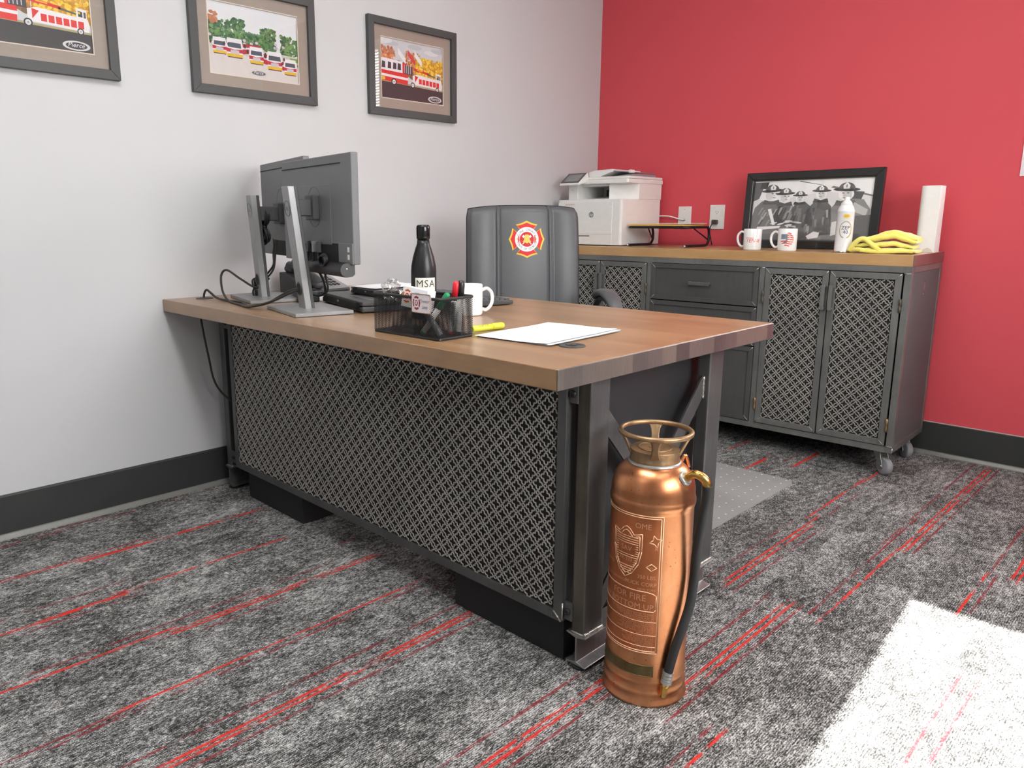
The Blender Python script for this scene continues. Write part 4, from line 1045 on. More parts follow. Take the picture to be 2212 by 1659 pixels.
# ------------------------------------------------------------------ riser with envelopes
rs = thing('desk_riser', 'black tubular metal riser shelf beside the printer', 'riser', cab(-1.215, -.22), CTH)
b = MB(); RXh, RYh, Rz = .172, .120, .100
b.tube([(x, y, Rz) for x, y in rrect(-RXh, RXh, -RYh, RYh, .03, 6)], .0065, 10, closed=True)
shelf = obj('shelf_rim', b, M['black'], rs)
obj('shelf_plate', MB().box(-RXh+.004, RXh-.004, -RYh+.004, RYh-.004, Rz-.002, Rz+.001), M['perf'], rs)
for sx in (-1, 1):
    x = sx*(RXh-.008)
    pts = [(x, -RYh-.005, .0075), (x, .0, .0075), (x, RYh-.03, .0075), (x, RYh-.008, .015), (x, RYh+.006, .035), (x, RYh+.006, .07), (x, RYh-.004, Rz-.004)]
    lg = obj('leg', MB().tube(bez(pts, 5), .0065, 10), M['black'], rs)
    obj('leg_tip', MB().ball((x, -RYh-.006, .0075), .0068, 0, 12, 8), M['chrome'], lg)
    obj('brace', MB().tube([(x, RYh, .035), (x*.8, .02, Rz-.006)], .0035, 8), M['black'], lg)
man = flat((240,190,92), .7, name='manila_paper')
def flat_sheet(name, label, cat, c, rz, w, d, th, mat, seed=0, grp=None):
    b = MB(); rg = random.Random(seed); ph_ = rg.uniform(0, 6)
    f0 = lambda u, v: ((u-.5)*w, (v-.5)*d, .0012*math.sin(u*5+ph_)*math.sin(v*4)+.0014)
    b.grid(f0, 10, 10); b.grid(lambda u, v: (lambda p: (p[0], p[1], p[2]+th))(f0(u, v)), 10, 10)
    for vv in (0, 1): b.grid(lambda u, v: (lambda p: (p[0], p[1], p[2]+th*v))(f0(u, vv)), 10, 1)
    for uu in (0, 1): b.grid(lambda u, v: (lambda p: (p[0], p[1], p[2]+th*v))(f0(uu, u)), 10, 1)
    return tag(obj(name, b, mat, None, loc=c, rot=(0,0,rz)), label, cat, grp)
flat_sheet('envelope', 'yellow manila envelope lying on the black riser shelf', 'envelope', cab(-1.232,-.215,ZC+.1062), -.02, .31, .225, .007, man, 2)
flat_sheet('paper_sheet', 'white paper sheet on top of the manila envelope on the riser', 'paper', cab(-1.150,-.205,ZC+.1165), -.10, .17, .20, .0016, M['paper'], 3)

# ------------------------------------------------------------------ wall plates, cords
def wallplate(x, z, w, h, label):
    t = thing('wall_plate', label, 'wall outlet', (x, 0, z))
    obj('cover', MB().box(-w/2, w/2, -.006, .001, -h/2, h/2), M['wplastic'], t, .0025, 3)
    return t
p1 = wallplate(.603, 1.070, .078, .122, 'white wall plate with one jack nearest the printer')
obj('jack', MB().lathe([(.0065,0),(.0065,.004),(.004,.0055),(.001,.0055)], 18, (0,0,0)), M['zinc'], p1, loc=(0,-.006,-.012), rot=(PI/2,0,0))
b = MB(); b.lathe([(.0025,0),(.0028,.0008),(.001,.001)], 10, (0,0,0)); obj('screw', b, M['zinc'], p1, loc=(0,-.006,.045), rot=(PI/2,0,0))
p2 = wallplate(.796, 1.073, .084, .128, 'white power outlet plate with a plug in its lower socket above the riser')
for dz in (.024, -.024):
    b = MB(); b.prism([(.0165*math.cos(2*PI*k/24), max(-.0135, min(.0135, .0165*math.sin(2*PI*k/24)))) for k in range(24)], lambda x, z, y: (x, y, z+dz), -.0075, -.005)
    sk = obj('socket', b, M['wplastic'], p2)
    b = MB(); b.box(-.0075,-.0055,-.0079,-.0074,dz-.001,dz+.008); b.box(.0055,.0075,-.0079,-.0074,dz-.001,dz+.007); b.box(-.002,.002,-.0079,-.0074,dz-.009,dz-.005); obj('slots', b, M['charcoal'], sk)
t = thing('power_plug', 'dark plug in the lower socket of the outlet plate with its cord hanging down', 'plug', (.793,-.0078,1.047))
obj('plug_body', MB().prism(rrect(-.013,.013,-.012,.012,.005,3), lambda x, z, y: (x, y, z), -.026, 0), flat((70,58,48), .4, name='brown_plug'), t, .002)
b = MB(); b.tube(bez([(-.002,-.024,-.004),(-.010,-.034,-.022),(-.018,-.028,-.05),(-.012,-.024,-.085),(-.004,-.02,-.121)], 6), .0030, 8); obj('cord', b, M['rubber'], t)
cable([(.32,-.12,1.072),(.38,-.07,1.076),(.45,-.045,1.080),(.52,-.03,1.078),(.58,-.016,1.062),(.603,-.0115,1.058)], .0038, 'white network cord running from the printer to the jack plate', mat=M['wplastic'])

# ------------------------------------------------------------------ framed black and white photo
def gray(v): v = int(min(252, v*1.2+22)); return flat((v, v, v), .5, name='photo_tone')
fp = thing('framed_photo', 'black framed black and white photo of firefighters leaning against the red wall', 'framed picture', cab(-.887,-.078), CTH-.078)
fp.rotation_euler = (-.07, 0, CTH-.078)
FW, FH, FB = .648, .366, .036
b = MB(); mitred(b, 0, FW, 0, FH, 0, FB, .020); b2 = MB(); 
obj('frame', b, flat((28,28,28), .3, coat=.4, name='black_lacquer_frame'), fp, .003, 3)
b = MB(); mitred(b, FB-.003, FW-FB+.003, FB-.003, FH-FB+.003, .004, .008, .008); obj('inner_lip', b, flat((52,52,50), .35, name='frame_lip'), fp, .001)
PW, PH = FW-2*FB-.010, FH-2*FB-.010
def P_(poly, tone, lv):
    art.setdefault(tone, []).append((poly, lv))
art = {}
def ell(cx, cy, rx, ry, n=18, rot=0, a0=0, a1=2*PI):
    c, s_ = math.cos(rot), math.sin(rot)
    return [(cx+rx*math.cos(a0+(a1-a0)*k/n)*c-ry*math.sin(a0+(a1-a0)*k/n)*s_, cy+rx*math.cos(a0+(a1-a0)*k/n)*s_+ry*math.sin(a0+(a1-a0)*k/n)*c) for k in range(n if a1-a0 > 6.2 else n+1)]
def firefighter(cx, cy, s, look, tone, coat):
    P_(coat, tone, 2)
    # folds of the coat
    rg = random.Random(int(cx*1000))
    x0 = min(p[0] for p in coat); x1 = max(p[0] for p in coat); y0 = min(p[1] for p in coat); y1 = max(p[1] for p in coat)
    for k in range(9):
        a = rg.uniform(x0+.15*(x1-x0), x1-.25*(x1-x0)); c_y = rg.uniform(y0+.05, y0+(y1-y0)*.6)
        P_([(a, c_y), (a+.012, c_y), (a+.03*look+.02, c_y+.13), (a+.03*look, c_y+.12)], min(235, tone+rg.choice((-28, 30, 55))), 2.2)
    P_(ell(cx, cy, .052*s, .085*s), 196, 3)                         # face
    P_(ell(cx-.020*s*look, cy-.01*s, .030*s, .07*s), 168, 3.1)      # shaded cheek
    P_(ell(cx+.018*s*look-.014*s, cy+.018*s, .010*s, .008*s, 8), 60, 3.3); P_(ell(cx+.018*s*look+.018*s, cy+.018*s, .010*s, .008*s, 8), 60, 3.3)
    P_([(cx+.02*s*look-.006*s, cy+.01*s), (cx+.02*s*look+.008*s, cy-.022*s), (cx+.02*s*look-.008*s, cy-.022*s)], 150, 3.2)
    P_(ell(cx+.018*s*look, cy-.045*s, .016*s, .006*s, 8), 96, 3.3)
    P_([(cx-.06*s, cy-.075*s), (cx, cy-.11*s), (cx+.06*s, cy-.075*s), (cx+.075*s, cy-.15*s), (cx-.075*s, cy-.15*s)], max(20, tone-25), 2.6)
    P_(ell(cx, cy+.065*s, .090*s, .026*s, 20, .12*look), 40, 3.5)   # brim
    P_(ell(cx, cy+.075*s, .056*s, .085*s, 16, 0, 0, PI), 66, 3.6)   # dome
    P_([(cx+.006*look-.02*s, cy+.075*s), (cx+.006*look+.02*s, cy+.075*s), (cx+.006*look+.024*s, cy+.12*s), (cx+.006*look, cy+.165*s), (cx+.006*look-.024*s, cy+.12*s)], 214, 3.8)
    P_([(cx+.006*look-.003*s, cy+.09*s), (cx+.006*look+.003*s, cy+.09*s), (cx+.006*look+.003*s, cy+.13*s), (cx+.006*look-.003*s, cy+.13*s)], 50, 3.9)
P_([(0,0),(1,0),(1,1),(0,1)], 178, 0)
P_([(0,.70),(.18,.66),(.62,.80),(1,.72),(1,1),(0,1)], 206, .5)
P_([(.62,.93),(1,.78),(1,.83),(.66,.97)], 238, .8); P_([(.66,.86),(1,.70),(1,.725),(.68,.885)], 90, .9); P_([(.40,.97),(.60,.90),(.60,.905),(.40,.985)], 70, .9)
P_([(0,.98),(.10,.98),(.05,.70),(0,.66)], 60, 1); P_([(.06,.98),(.13,.98),(.11,.86),(.05,.88)], 30, 1.1)
P_([(.80,.80),(.93,.78),(.90,.60),(.80,.64)], 50, 1)
P_([(0,0),(1,0),(1,.30),(.70,.28),(.40,.20),(0,.26)], 70, 1)
firefighter(.285,.72,.95,.6,74,[(.20,.25),(.40,.25),(.39,.52),(.33,.62),(.24,.60),(.19,.45)])
firefighter(.415,.70,.72,.1,60,[(.34,.20),(.53,.22),(.52,.55),(.46,.64),(.38,.62),(.345,.45)])
firefighter(.590,.755,.88,-.3,72,[(.44,.05),(.70,.10),(.68,.56),(.63,.66),(.54,.64),(.47,.48)])
firefighter(.165,.765,1.08,1,84,[(0,.10),(.33,.10),(.31,.38),(.27,.60),(.18,.66),(.08,.66),(.02,.55),(0,.40)])
firefighter(.790,.745,1.18,-.4,100,[(.50,.02),(.98,.02),(.99,.50),(.93,.66),(.82,.68),(.72,.62),(.63,.42),(.54,.18)])
rg = random.Random(12)
for k in range(9):
    a = rg.uniform(-.5,.5); P_(ell(.27+.03*rg.uniform(-3,5), .28+.03*rg.uniform(-2,3), .035, .012, 12, a), rg.choice((150,196,226,214)), 4.2)
P_([(.05,.16),(.26,.20),(.27,.24),(.06,.22)], 214, 4); P_([(.14,.52),(.17,.53),(.22,.26),(.195,.25)], 212, 4); P_([(.52,.02),(.60,.05),(.61,.13),(.56,.15),(.50,.07)], 224, 4.3)
P_([(.82,.02),(1,.02),(1,.42),(.86,.40)], 66, 4.1); P_([(.70,.30),(.78,.34),(.74,.10),(.70,.08)], 170, 4); P_([(.86,.62),(.97,.50),(.96,.40),(.84,.48)], 150, 4)
b = MB(); mats = []; 
for tone, polys in art.items():
    mats.append(gray(tone))
    for poly, lv in polys:
        q = [(FB+.005+min(max(x,0),1)*PW, .0135-.00025*lv, FB+.005+min(max(y,0),1)*PH) for x, y in poly]
        b.add(q, [tuple(range(len(q)))], len(mats)-1)
obj('photo_print', b, mats, fp)
obj('glass', MB().box(FB-.002, FW-FB+.002, .0095, .0105, FB-.002, FH-FB+.002), M['picglass'], fp)
obj('backing_board', MB().box(FB-.004, FW-FB+.004, .0138, .0175, FB-.004, FH-FB+.004), M['grille_back'], fp)

# ------------------------------------------------------------------ small things on the cabinet
def cyl_print(parent, name, body_r, base_ang, mats, build):
    b = MB(); build(b, lambda rad, zc, off=0: (lambda x, y, z: (rad*math.cos(base_ang+off+x/rad), rad*math.sin(base_ang+off+x/rad), zc+y))); return obj(name, b, mats, parent)
redp = flat((222,62,44), .4, name='mug_red'); navy = flat((120,132,146), .5, name='mug_slate'); tan = flat((206,178,110), .5, name='mug_gold')
m1p = cab(-.690,-.385); 
a_cam = lambda p: math.atan2(CY-p[1], CX-p[0])
mg = mug('white mug with red TEN-8 lettering standing on the cabinet, left of two', m1p, 0, .0395, .097, None)
hd = a_cam(m1p)-PI/2-.35; mg.rotation_euler.z = hd; ang = a_cam(m1p)-hd
cyl_print(mg, 'printed_logo', .0395, ang, [redp, M['ceramic']], lambda b, w: (b.text('TEN-8', .023, (lambda f: (lambda x, y, z: f(x+y*.22, y, z)))(w(.0399, .036)), 0, 'CENTER'), b.grid(lambda u, v: w(.0399, 0)(-.030+u*.036, .0545+v*.0022, 0), 10, 1, 0)))
m2p = cab(-.530,-.388)
mg = mug('white mug with a round flag and eagle print standing on the cabinet, right of two', m2p, 0, .0405, .099, None)
hd = a_cam(m2p)-PI/2-.25; mg.rotation_euler.z = hd; ang = a_cam(m2p)-hd
def flagprint(b, w):
    f = w(.0409, .051)
    for k in range(7):
        y = -.028+k*.0088; hw = math.sqrt(max(0, .030**2-y*y))
        x0 = -hw if k < 3 else 0
        b.grid(lambda u, v: f(x0+u*(hw-x0)*.95, y+v*.0046+.002*math.sin(u*5), 0), 8, 1, 0)
    b.grid(lambda u, v: f(-.028+u*.028, .002+v*.022, 0), 6, 3, 1)
    f2 = w(.0412, .047)
    for poly, m in (([(-.018,-.010),(-.004,.006),(.008,.008),(.014,.002),(.006,-.006),(-.006,-.014)],1), ([(.004,-.004),(.018,.000),(.016,-.008),(.004,-.012),(-.012,-.016)],2)):
        b.add([f2(x, y, 0) for x, y in poly], [tuple(range(len(poly)))], m)
cyl_print(mg, 'printed_logo', .0405, ang, [redp, navy, tan], flagprint)
cp_ = cab(-.300,-.370)
sc = thing('spray_can', 'tall white aerosol can with a wreath label standing before the framed photo', 'spray can', cp_)
R = .0345
obj('can', MB().lathe([(R-.003,0),(R,.002),(R-.0005,.006),(R-.0005,.170),(R+.0005,.172),(R-.001,.176),(R-.006,.190),(R-.012,.199),(R-.016,.202)], 40), flat((236,236,238), .22, .0, coat=.5, name='can_white'), sc)
obj('bottom_rim', MB().lathe([(R-.001,.0),(R+.0012,.001),(R+.0012,.005),(R-.0005,.007)], 40, caps=False), M['chrome'], sc)
obj('cap', MB().lathe([(R-.011,.195),(R-.013,.205),(R-.019,.214),(R-.024,.218),(R-.0245,.228),(R-.027,.231),(.001,.231)], 32), M['wplastic'], sc)
ang = a_cam(cp_)+.12
gold = flat((168,152,104), .45, name='label_gold'); ylw = flat((226,196,60), .45, name='label_yellow'); dk = flat((58,58,62), .5, name='label_ink'); red3 = flat((176,70,50), .5, name='label_rust')
def canprint(b, w):
    f = w(R+.0002, .096)
    for s_ in (-1, 1):
        for k in range(15):
            t_ = -1.35+k*.19; x = s_*.0235*math.cos(t_); y = .034*math.sin(t_)
            for d in (-1, 1):
                tx, ty = -math.sin(t_)*s_, math.cos(t_); 
                q = [(x, y), (x+d*.0028*math.cos(t_)*s_+tx*.003, y+d*.0028*math.sin(t_)+ty*.003), (x+tx*.0075+d*.0012, y+ty*.0075)]
                b.add([f(a, c, 0) for a, c in q], [(0,1,2)], 0)
    b.text('ZEP', .021, w(R+.0003, .097), 2, 'CENTER'); b.text('40', .021, w(R+.0003, .079), 2, 'CENTER')
    n = 24; f = w(R+.0003, .152); b.add([f(0,0,0)] + [f(.0135*math.cos(2*PI*i/n), .0085*math.sin(2*PI*i/n), 0) for i in range(n)], [(0,i+1,(i+1)%n+1) for i in range(n)], 3)
    b.text('ZEP', .0095, w(R+.0006, .1488), 1, 'CENTER')
    b.grid(lambda u, v: w(R+.0003, 0)((u-.5)*.05, .1405+v*.0008, 0), 10, 1, 4); b.grid(lambda u, v: w(R+.0003, 0)((u-.5)*.05, .1335+v*.0008, 0), 10, 1, 4)
cyl_print(sc, 'printed_label', R, ang, [gold, red3, dk, ylw, flat((196,196,198), .5, name='label_line')], canprint)
# folded yellow cloth
cl = thing('cleaning_cloth', 'folded bright yellow microfibre cloth lying at the right front of the cabinet top', 'cloth', cab(-.142,-.340), CTH+.03)
def fold(b, L, D, z0, th, arch, ph_, x0=0, wav=.004, r=.012):
    # a thick soft sheet with rounded long edge
    n, m_ = 34, 22
    def fn(u, v):
        a = v*2*PI; sx = (u-.5)*L
        e = abs(u-.5)*2; rad = th*(1-.55*e**4)
        y = D/2*math.copysign(abs(math.cos(a))**.45, math.cos(a)); z = rad*math.copysign(abs(math.sin(a))**.8, math.sin(a))
        z += z0 + arch*math.sin(PI*u)**1.2 + wav*math.sin(u*11+ph_+y*22) + .4*wav*math.sin(u*27+ph_*2)
        return (x0+sx, y*(1-.08*math.sin(u*7+ph_)), max(.0008, z))
    b.grid(fn, n, m_, 0)
    for uu in (0, 1):
        ring = [fn(uu, k/m_) for k in range(m_)]; b.add(ring, [tuple(range(m_))], 0)
b = MB()
fold(b, .225, .13, .011, .010, .004, 0, .010, .002)
fold(b, .215, .12, .029, .011, .010, 1.3, .005, .003)
fold(b, .205, .120, .050, .013, .020, 2.2, .020, .003)
fold(b, .185, .100, .058, .012, .024, 3.0, .030, .002)
b.tube(bez([(-.125,-.05,.010),(-.100,-.060,.045),(-.070,-.062,.060),(-.035,-.064,.036),(-.005,-.068,.012)], 6), .010, 10)
b.tube(bez([(-.120,-.040,.008),(-.095,-.060,.016),(-.060,-.066,.012)], 6), .009, 10)
b.tube(bez([(-.08,-.066,.012),(.0,-.070,.008),(.07,-.068,.012),(.115,-.06,.012)], 6), .008, 10)
obj('folds', b, M['cloth'], cl)
# white paper roll
pl = thing('paper_roll', 'tall upright roll of white paper at the right end of the cabinet top', 'paper roll', cab(-.052,-.100), CTH)
b = MB(); hh = .277
pts = [( .046,-.045),(.046,.030)] ; poly = []
for k in range(13):
    a = PI*1.5-(PI*.5)*k/12; poly.append((-.004+.030*math.cos(a), -.015+.030*math.sin(a)))
poly = [(.044,-.045)] + poly + [(-.034,.035),(.044,.035)]
b.prism(poly, lambda x, y, z: (x, y, z), 0, hh); obj('wrapped_sheet', b, flat((240,240,238), .55, name='roll_white'), pl, .002, 3)
b = MB(); b.prism([(-.004,0),(.040,0),(.032,.012),(.018,.020),(.002,.012)], lambda x, z, y: (x, y, z+.0005), -.0462, -.0452); obj('torn_flap', b, flat((214,208,198), .6, name='flap_grey'), pl)

# ------------------------------------------------------------------ pictures on the white wall
def wall_picture(label, y0, z0, w, h, draw, fb=.032, mb=.043):
    t = thing('wall_picture', label, 'framed picture', (0, y0, z0), 0)
    f3 = lambda a, c, d: (d, a, c)
    b = MB()
    for quad in (((0,0),(w,0),(w-fb,fb),(fb,fb)), ((w,0),(w,h),(w-fb,h-fb),(w-fb,fb)), ((w,h),(0,h),(fb,h-fb),(w-fb,h-fb)), ((0,h),(0,0),(fb,fb),(fb,h-fb))):
        b.prism(list(quad), lambda a, c, d: (d, a, c), .001, .022)
    obj('frame', b, flat((72,74,75), .5, name='charcoal_frame'), t, .0012)
    b = MB(); x_ = .0075; i0, j0, i1, j1 = fb+mb, fb+mb, w-fb-mb, h-fb-mb
    for quad in (((fb-.002,fb-.002),(w-fb+.002,fb-.002),(i1,j0),(i0,j0)), ((w-fb+.002,fb-.002),(w-fb+.002,h-fb+.002),(i1,j1),(i1,j0)), ((w-fb+.002,h-fb+.002),(fb-.002,h-fb+.002),(i0,j1),(i1,j1)), ((fb-.002,h-fb+.002),(fb-.002,fb-.002),(i0,j0),(i0,j1))):
        b.prism(list(quad), lambda a, c, d: (d, a, c), .005, .0078)
    mt = obj('mat_board', b, flat((164,152,142), .8, name='taupe_mat'), t)
    b = MB(); e = .0035
    for quad in (((i0-.0005,j0-.0005),(i1+.0005,j0-.0005),(i1-e,j0+e),(i0+e,j0+e)), ((i1,j0),(i1,j1),(i1-e,j1-e),(i1-e,j0+e)), ((i1,j1),(i0,j1),(i0+e,j1-e),(i1-e,j1-e)), ((i0,j1),(i0,j0),(i0+e,j0+e),(i0+e,j1-e))):
        b.prism(list(quad), lambda a, c, d: (d, a, c), .0045, .0070)
    obj('mat_bevel', b, flat((226,216,200), .8, name='mat_core'), mt)
    arts = {}
    def D(poly, rgb, lv): arts.setdefault(rgb, []).append((poly, lv))
    texts = []
    draw(D, lambda s, x, y, sz, rgb, lv, sh=0: texts.append((s, x, y, sz, rgb, lv, sh)))
    iw, ih = i1-i0, j1-j0
    b = MB(); mats = []
    keys = list(dict.fromkeys(list(arts.keys()) + [t_[4] for t_ in texts]))
    for i, rgb in enumerate(keys):
        mats.append(flat(rgb, .55, name='print'))
        for poly, lv in arts.get(rgb, []):
            b.add([(.0018+lv*.00022, i0+min(max(x,0),1)*iw, j0+min(max(y,0),1)*ih) for x, y in poly], [tuple(range(len(poly)))], i)
        for s_, x, y, sz, c_, lv, sh in texts:
            if c_ == rgb: b.text(s_, sz, lambda a, c, d: (.0018+lv*.00022, i0+x*iw+a+c*sh, j0+y*ih+c), i, 'CENTER')
    obj('print', b, mats, t)
    obj('glass', MB().box(.0095, .0105, fb-.002, w-fb+.002, fb-.002, h-fb+.002), M['picglass'], t)
    obj('backing_board', MB().box(.0002, .0012, fb-.004, w-fb+.004, fb-.004, h-fb+.004), M['grille_back'], t)
    return t
RED, WHT, BLK, GRY = (222,48,42), (236,234,238), (38,36,42), (120,122,130)
def blobs(D, rg, x0, x1, y0, y1, n, cols, r, lv):
    for k in range(n):
        x = rg.uniform(x0, x1); y = rg.uniform(y0, y1); rr_ = r*rg.uniform(.5, 1.2)
        D([(x+rr_*math.cos(2*PI*i/9)*rg.uniform(.7,1.2), y+rr_*1.35*math.sin(2*PI*i/9)*rg.uniform(.7,1.2)) for i in range(9)], rg.choice(cols), lv+k/n*.8)
def logo_oval(D, T, x, y, rx, ry, c_out, c_in, lv, sz):
    D(ell(x, y, rx, ry, 28), c_out, lv); D(ell(x, y, rx*.78, ry*.70, 28), c_in, lv+.3); T('Pierce', x-.003, y-ry*.30, sz, WHT, lv+.6, .25)
def tiller(D, T, road=(58,56,60)):
    rg = random.Random(21)
    D([(0,0),(1,0),(1,1),(0,1)], (206,210,214), 0)
    for k in range(10): x = rg.random(); y = rg.uniform(.72,1); D(ell(x, y, .12, .04, 14), rg.choice(((222,226,228),(190,196,202))), .2+k*.02)
    blobs(D, rg, .0, .22, .45, .85, 200, ((206,120,66),(190,96,54),(222,150,90),(170,130,120)), .018, .8)
    blobs(D, rg, .22, .60, .40, .62, 60, ((120,96,60),(96,84,52),(150,104,70),(176,120,60)), .035, .8)
    blobs(D, rg, .40, .62, .50, .82, 180, ((206,124,40),(226,150,50),(180,100,40)), .017, 1.2)
    blobs(D, rg, .55, 1.0, .38, .70, 120, ((196,140,30),(206,150,32)), .04, 1.5); blobs(D, rg, .55, 1.0, .40, .75, 420, ((232,184,40),(244,204,60),(214,160,34),(250,214,84)), .016, 1.7)
    D([(0,0),(1,0),(1,.235),(0,.285)], road, 2.6); D([(.0,.285),(1,.235),(1,.262),(0,.31)], (176,164,120), 2.7)
    for x, c1 in ((.27,(236,236,238)), (.42,(214,70,80)), (.53,(236,238,240))):   # flags
        D([(x,.40),(x+.006,.40),(x+.006,.88),(x,.88)], (214,214,218), 2.9)
        D([(x+.006,.86),(x+.12,.70),(x+.125,.60),(x+.006,.76)], c1, 3)
    # tractor cab
    D([(.0,.30),(.42,.27),(.43,.50),(.40,.62),(.03,.66),(0,.60)], RED, 3.2)
    D([(.0,.47),(.34,.455),(.34,.64),(.03,.665),(0,.62)], WHT, 3.4)
    for x in (.02,.11,.19,.26): D([(x,.50),(x+.055,.50),(x+.055,.60),(x+.008,.61)], (66,62,74), 3.6)
    D([(0,.37),(.43,.345),(.43,.385),(0,.41)], WHT, 3.6); D([(0,.31),(.07,.305),(.07,.36),(0,.365)], (232,196,50), 3.7)
    D([(.36,.45),(.50,.44),(.50,.58),(.38,.60)], (74,72,82), 3.5)
    for k in range(4): D([(.37+k*.03,.46),(.378+k*.03,.46),(.378+k*.03,.60),(.37+k*.03,.60)], (206,206,210), 3.7)
    # trailer
    D([(.50,.30),(.97,.262),(.985,.33),(.97,.42),(.58,.47),(.50,.44)], WHT, 3.4)
    for k in range(6):
        x = .60+k*.058; D([(x,.318-k*.004),(x+.046,.315-k*.004),(x+.046,.40-k*.004),(x,.404-k*.004)], RED, 3.7)
    D([(.535,.33),(.59,.43),(.535,.45)], RED, 3.7); D([(.54,.325),(.565,.325),(.60,.40),(.60,.43)], WHT, 3.9)
    D([(.52,.53),(.76,.49),(.76,.525),(.52,.57)], RED, 4); D([(.57,.538),(.66,.523),(.66,.54),(.57,.555)], (240,170,60), 4.2)
    D([(.74,.49),(.93,.44),(.93,.46),(.74,.515)], (96,98,108), 4)
    D([(.88,.40),(.965,.39),(.965,.53),(.88,.54)], WHT, 4.1); D([(.895,.44),(.93,.435),(.93,.50),(.895,.51)], (70,70,76), 4.3); D([(.94,.43),(.958,.43),(.958,.50),(.94,.50)], (80,80,86), 4.3); D([(.895,.47),(.915,.47),(.912,.50),(.897,.50)], (226,206,60), 4.5)
    for x, y, r in ((.205,.292,.040),(.50,.280,.034),(.905,.262,.028)):
        D(ell(x, y, r, r*1.45, 22), BLK, 4.4); D(ell(x, y, r*.66, r*.95, 18), (224,224,228), 4.6); D(ell(x, y, r*.25, r*.36, 12), (150,150,156), 4.8)
    logo_oval(D, T, .86, .085, .112, .058, (214,214,216), (52,50,54), 5, .021)
def fleet(D, T):
    rg = random.Random(5)
    D([(0,0),(1,0),(1,1),(0,1)], (226,229,233), 0)
    G = ((58,104,62),(84,134,76),(46,84,56),(112,152,84),(70,116,84))
    for cx, cy, n, sx, sy in ((.05,.66,34,.05,.12),(.12,.64,26,.05,.10),(.22,.62,26,.035,.14),(.33,.66,30,.06,.14),(.42,.56,22,.05,.08),(.50,.54,26,.05,.08),(.65,.60,50,.085,.13),(.86,.55,36,.06,.13),(.97,.50,22,.04,.14)):
        blobs(D, rg, cx-sx, cx+sx, cy-sy-.12, cy+sy, n*5, G, .019, .6)
    for k in range(12): x = rg.random(); D(ell(x, .50+rg.uniform(-.04,.04), .018, .02, 10), (206,196,206), 1.5)
    blobs(D, rg, .02, .10, .72, .84, 14, ((186,118,84),(200,140,100)), .025, 1.4)
    D([(0,.36),(1,.22),(1,0),(0,0)], (216,210,208), 1.8); D([(0,.36),(0,.44),(1,.40),(1,.22)], (206,200,192), 1.7); D([(.90,.33),(1,.32),(1,.38),(.90,.38)], (120,160,70), 1.8)
    def truck(x, y, s, d):
        # d: -1 body trails to the right-back, 1 to the left-back, 0 straight on
        if d: 
            D([(x-d*.05*s,y+.02*s),(x-d*.26*s,y+.075*s),(x-d*.26*s,y+.17*s),(x-d*.05*s,y+.16*s)], (176,44,56), 2); D([(x-d*.05*s,y+.085*s),(x-d*.26*s,y+.12*s),(x-d*.26*s,y+.14*s),(x-d*.05*s,y+.11*s)], (222,214,222), 2.2)
        D([(x-.075*s,y),(x+.075*s,y),(x+.08*s,y+.12*s),(x+.07*s,y+.21*s),(x-.07*s,y+.21*s),(x-.08*s,y+.12*s)], (234,232,236), 2.6)
        D([(x-.064*s,y+.095*s),(x+.064*s,y+.095*s),(x+.060*s,y+.155*s),(x-.060*s,y+.155*s)], (72,84,96), 2.8)
        D([(x-.078*s,y+.035*s),(x+.078*s,y+.035*s),(x+.08*s,y+.085*s),(x,y+.070*s),(x-.08*s,y+.085*s)], (196,44,60), 2.8)
        D([(x-.045*s,y+.012*s),(x+.045*s,y+.012*s),(x+.04*s,y+.065*s),(x-.04*s,y+.065*s)], (200,194,204), 3)
        D([(x-.078*s,y-.022*s),(x+.078*s,y-.022*s),(x+.074*s,y+.018*s),(x-.074*s,y+.018*s)], (228,184,52), 3.1); D([(x-.07*s,y-.034*s),(x+.07*s,y-.034*s),(x+.07*s,y-.022*s),(x-.07*s,y-.022*s)], (60,52,50), 3)
        for q in (-.10, .10): D(ell(x+q*s, y+.13*s, .010*s, .026*s, 10), (52,50,56), 3.2)
    truck(.12,.315,.92,-1); truck(.90,.155,.95,1); truck(.28,.295,1.1,-1); truck(.72,.20,1.1,1); truck(.515,.245,1.0,0)
    logo_oval(D, T, .53, .09, .10, .042, (206,204,204), (96,96,100), 4, .0165)
wall_picture('framed colour print of a ladder truck under flags, rightmost on the white wall', -1.7201, 1.5257, .5275, .4126, tiller)
wall_picture('framed colour print of five parked fire engines before green trees on the white wall', -2.5301, 1.5301, .5375, .4126, fleet)
wall_picture('framed colour print of a red ladder truck cut by the left edge of the photo', -3.3283, 1.5354, .5375, .4126, tiller)

# ------------------------------------------------------------------ office chair
CA = .92; BX, BY = .595, -1.335
ch = thing('office_chair', 'grey leatherette high-back office chair with a round red fire emblem, behind the desk', 'office chair', (BX+.24*math.sin(CA), BY-.24*math.cos(CA), 0), CA)
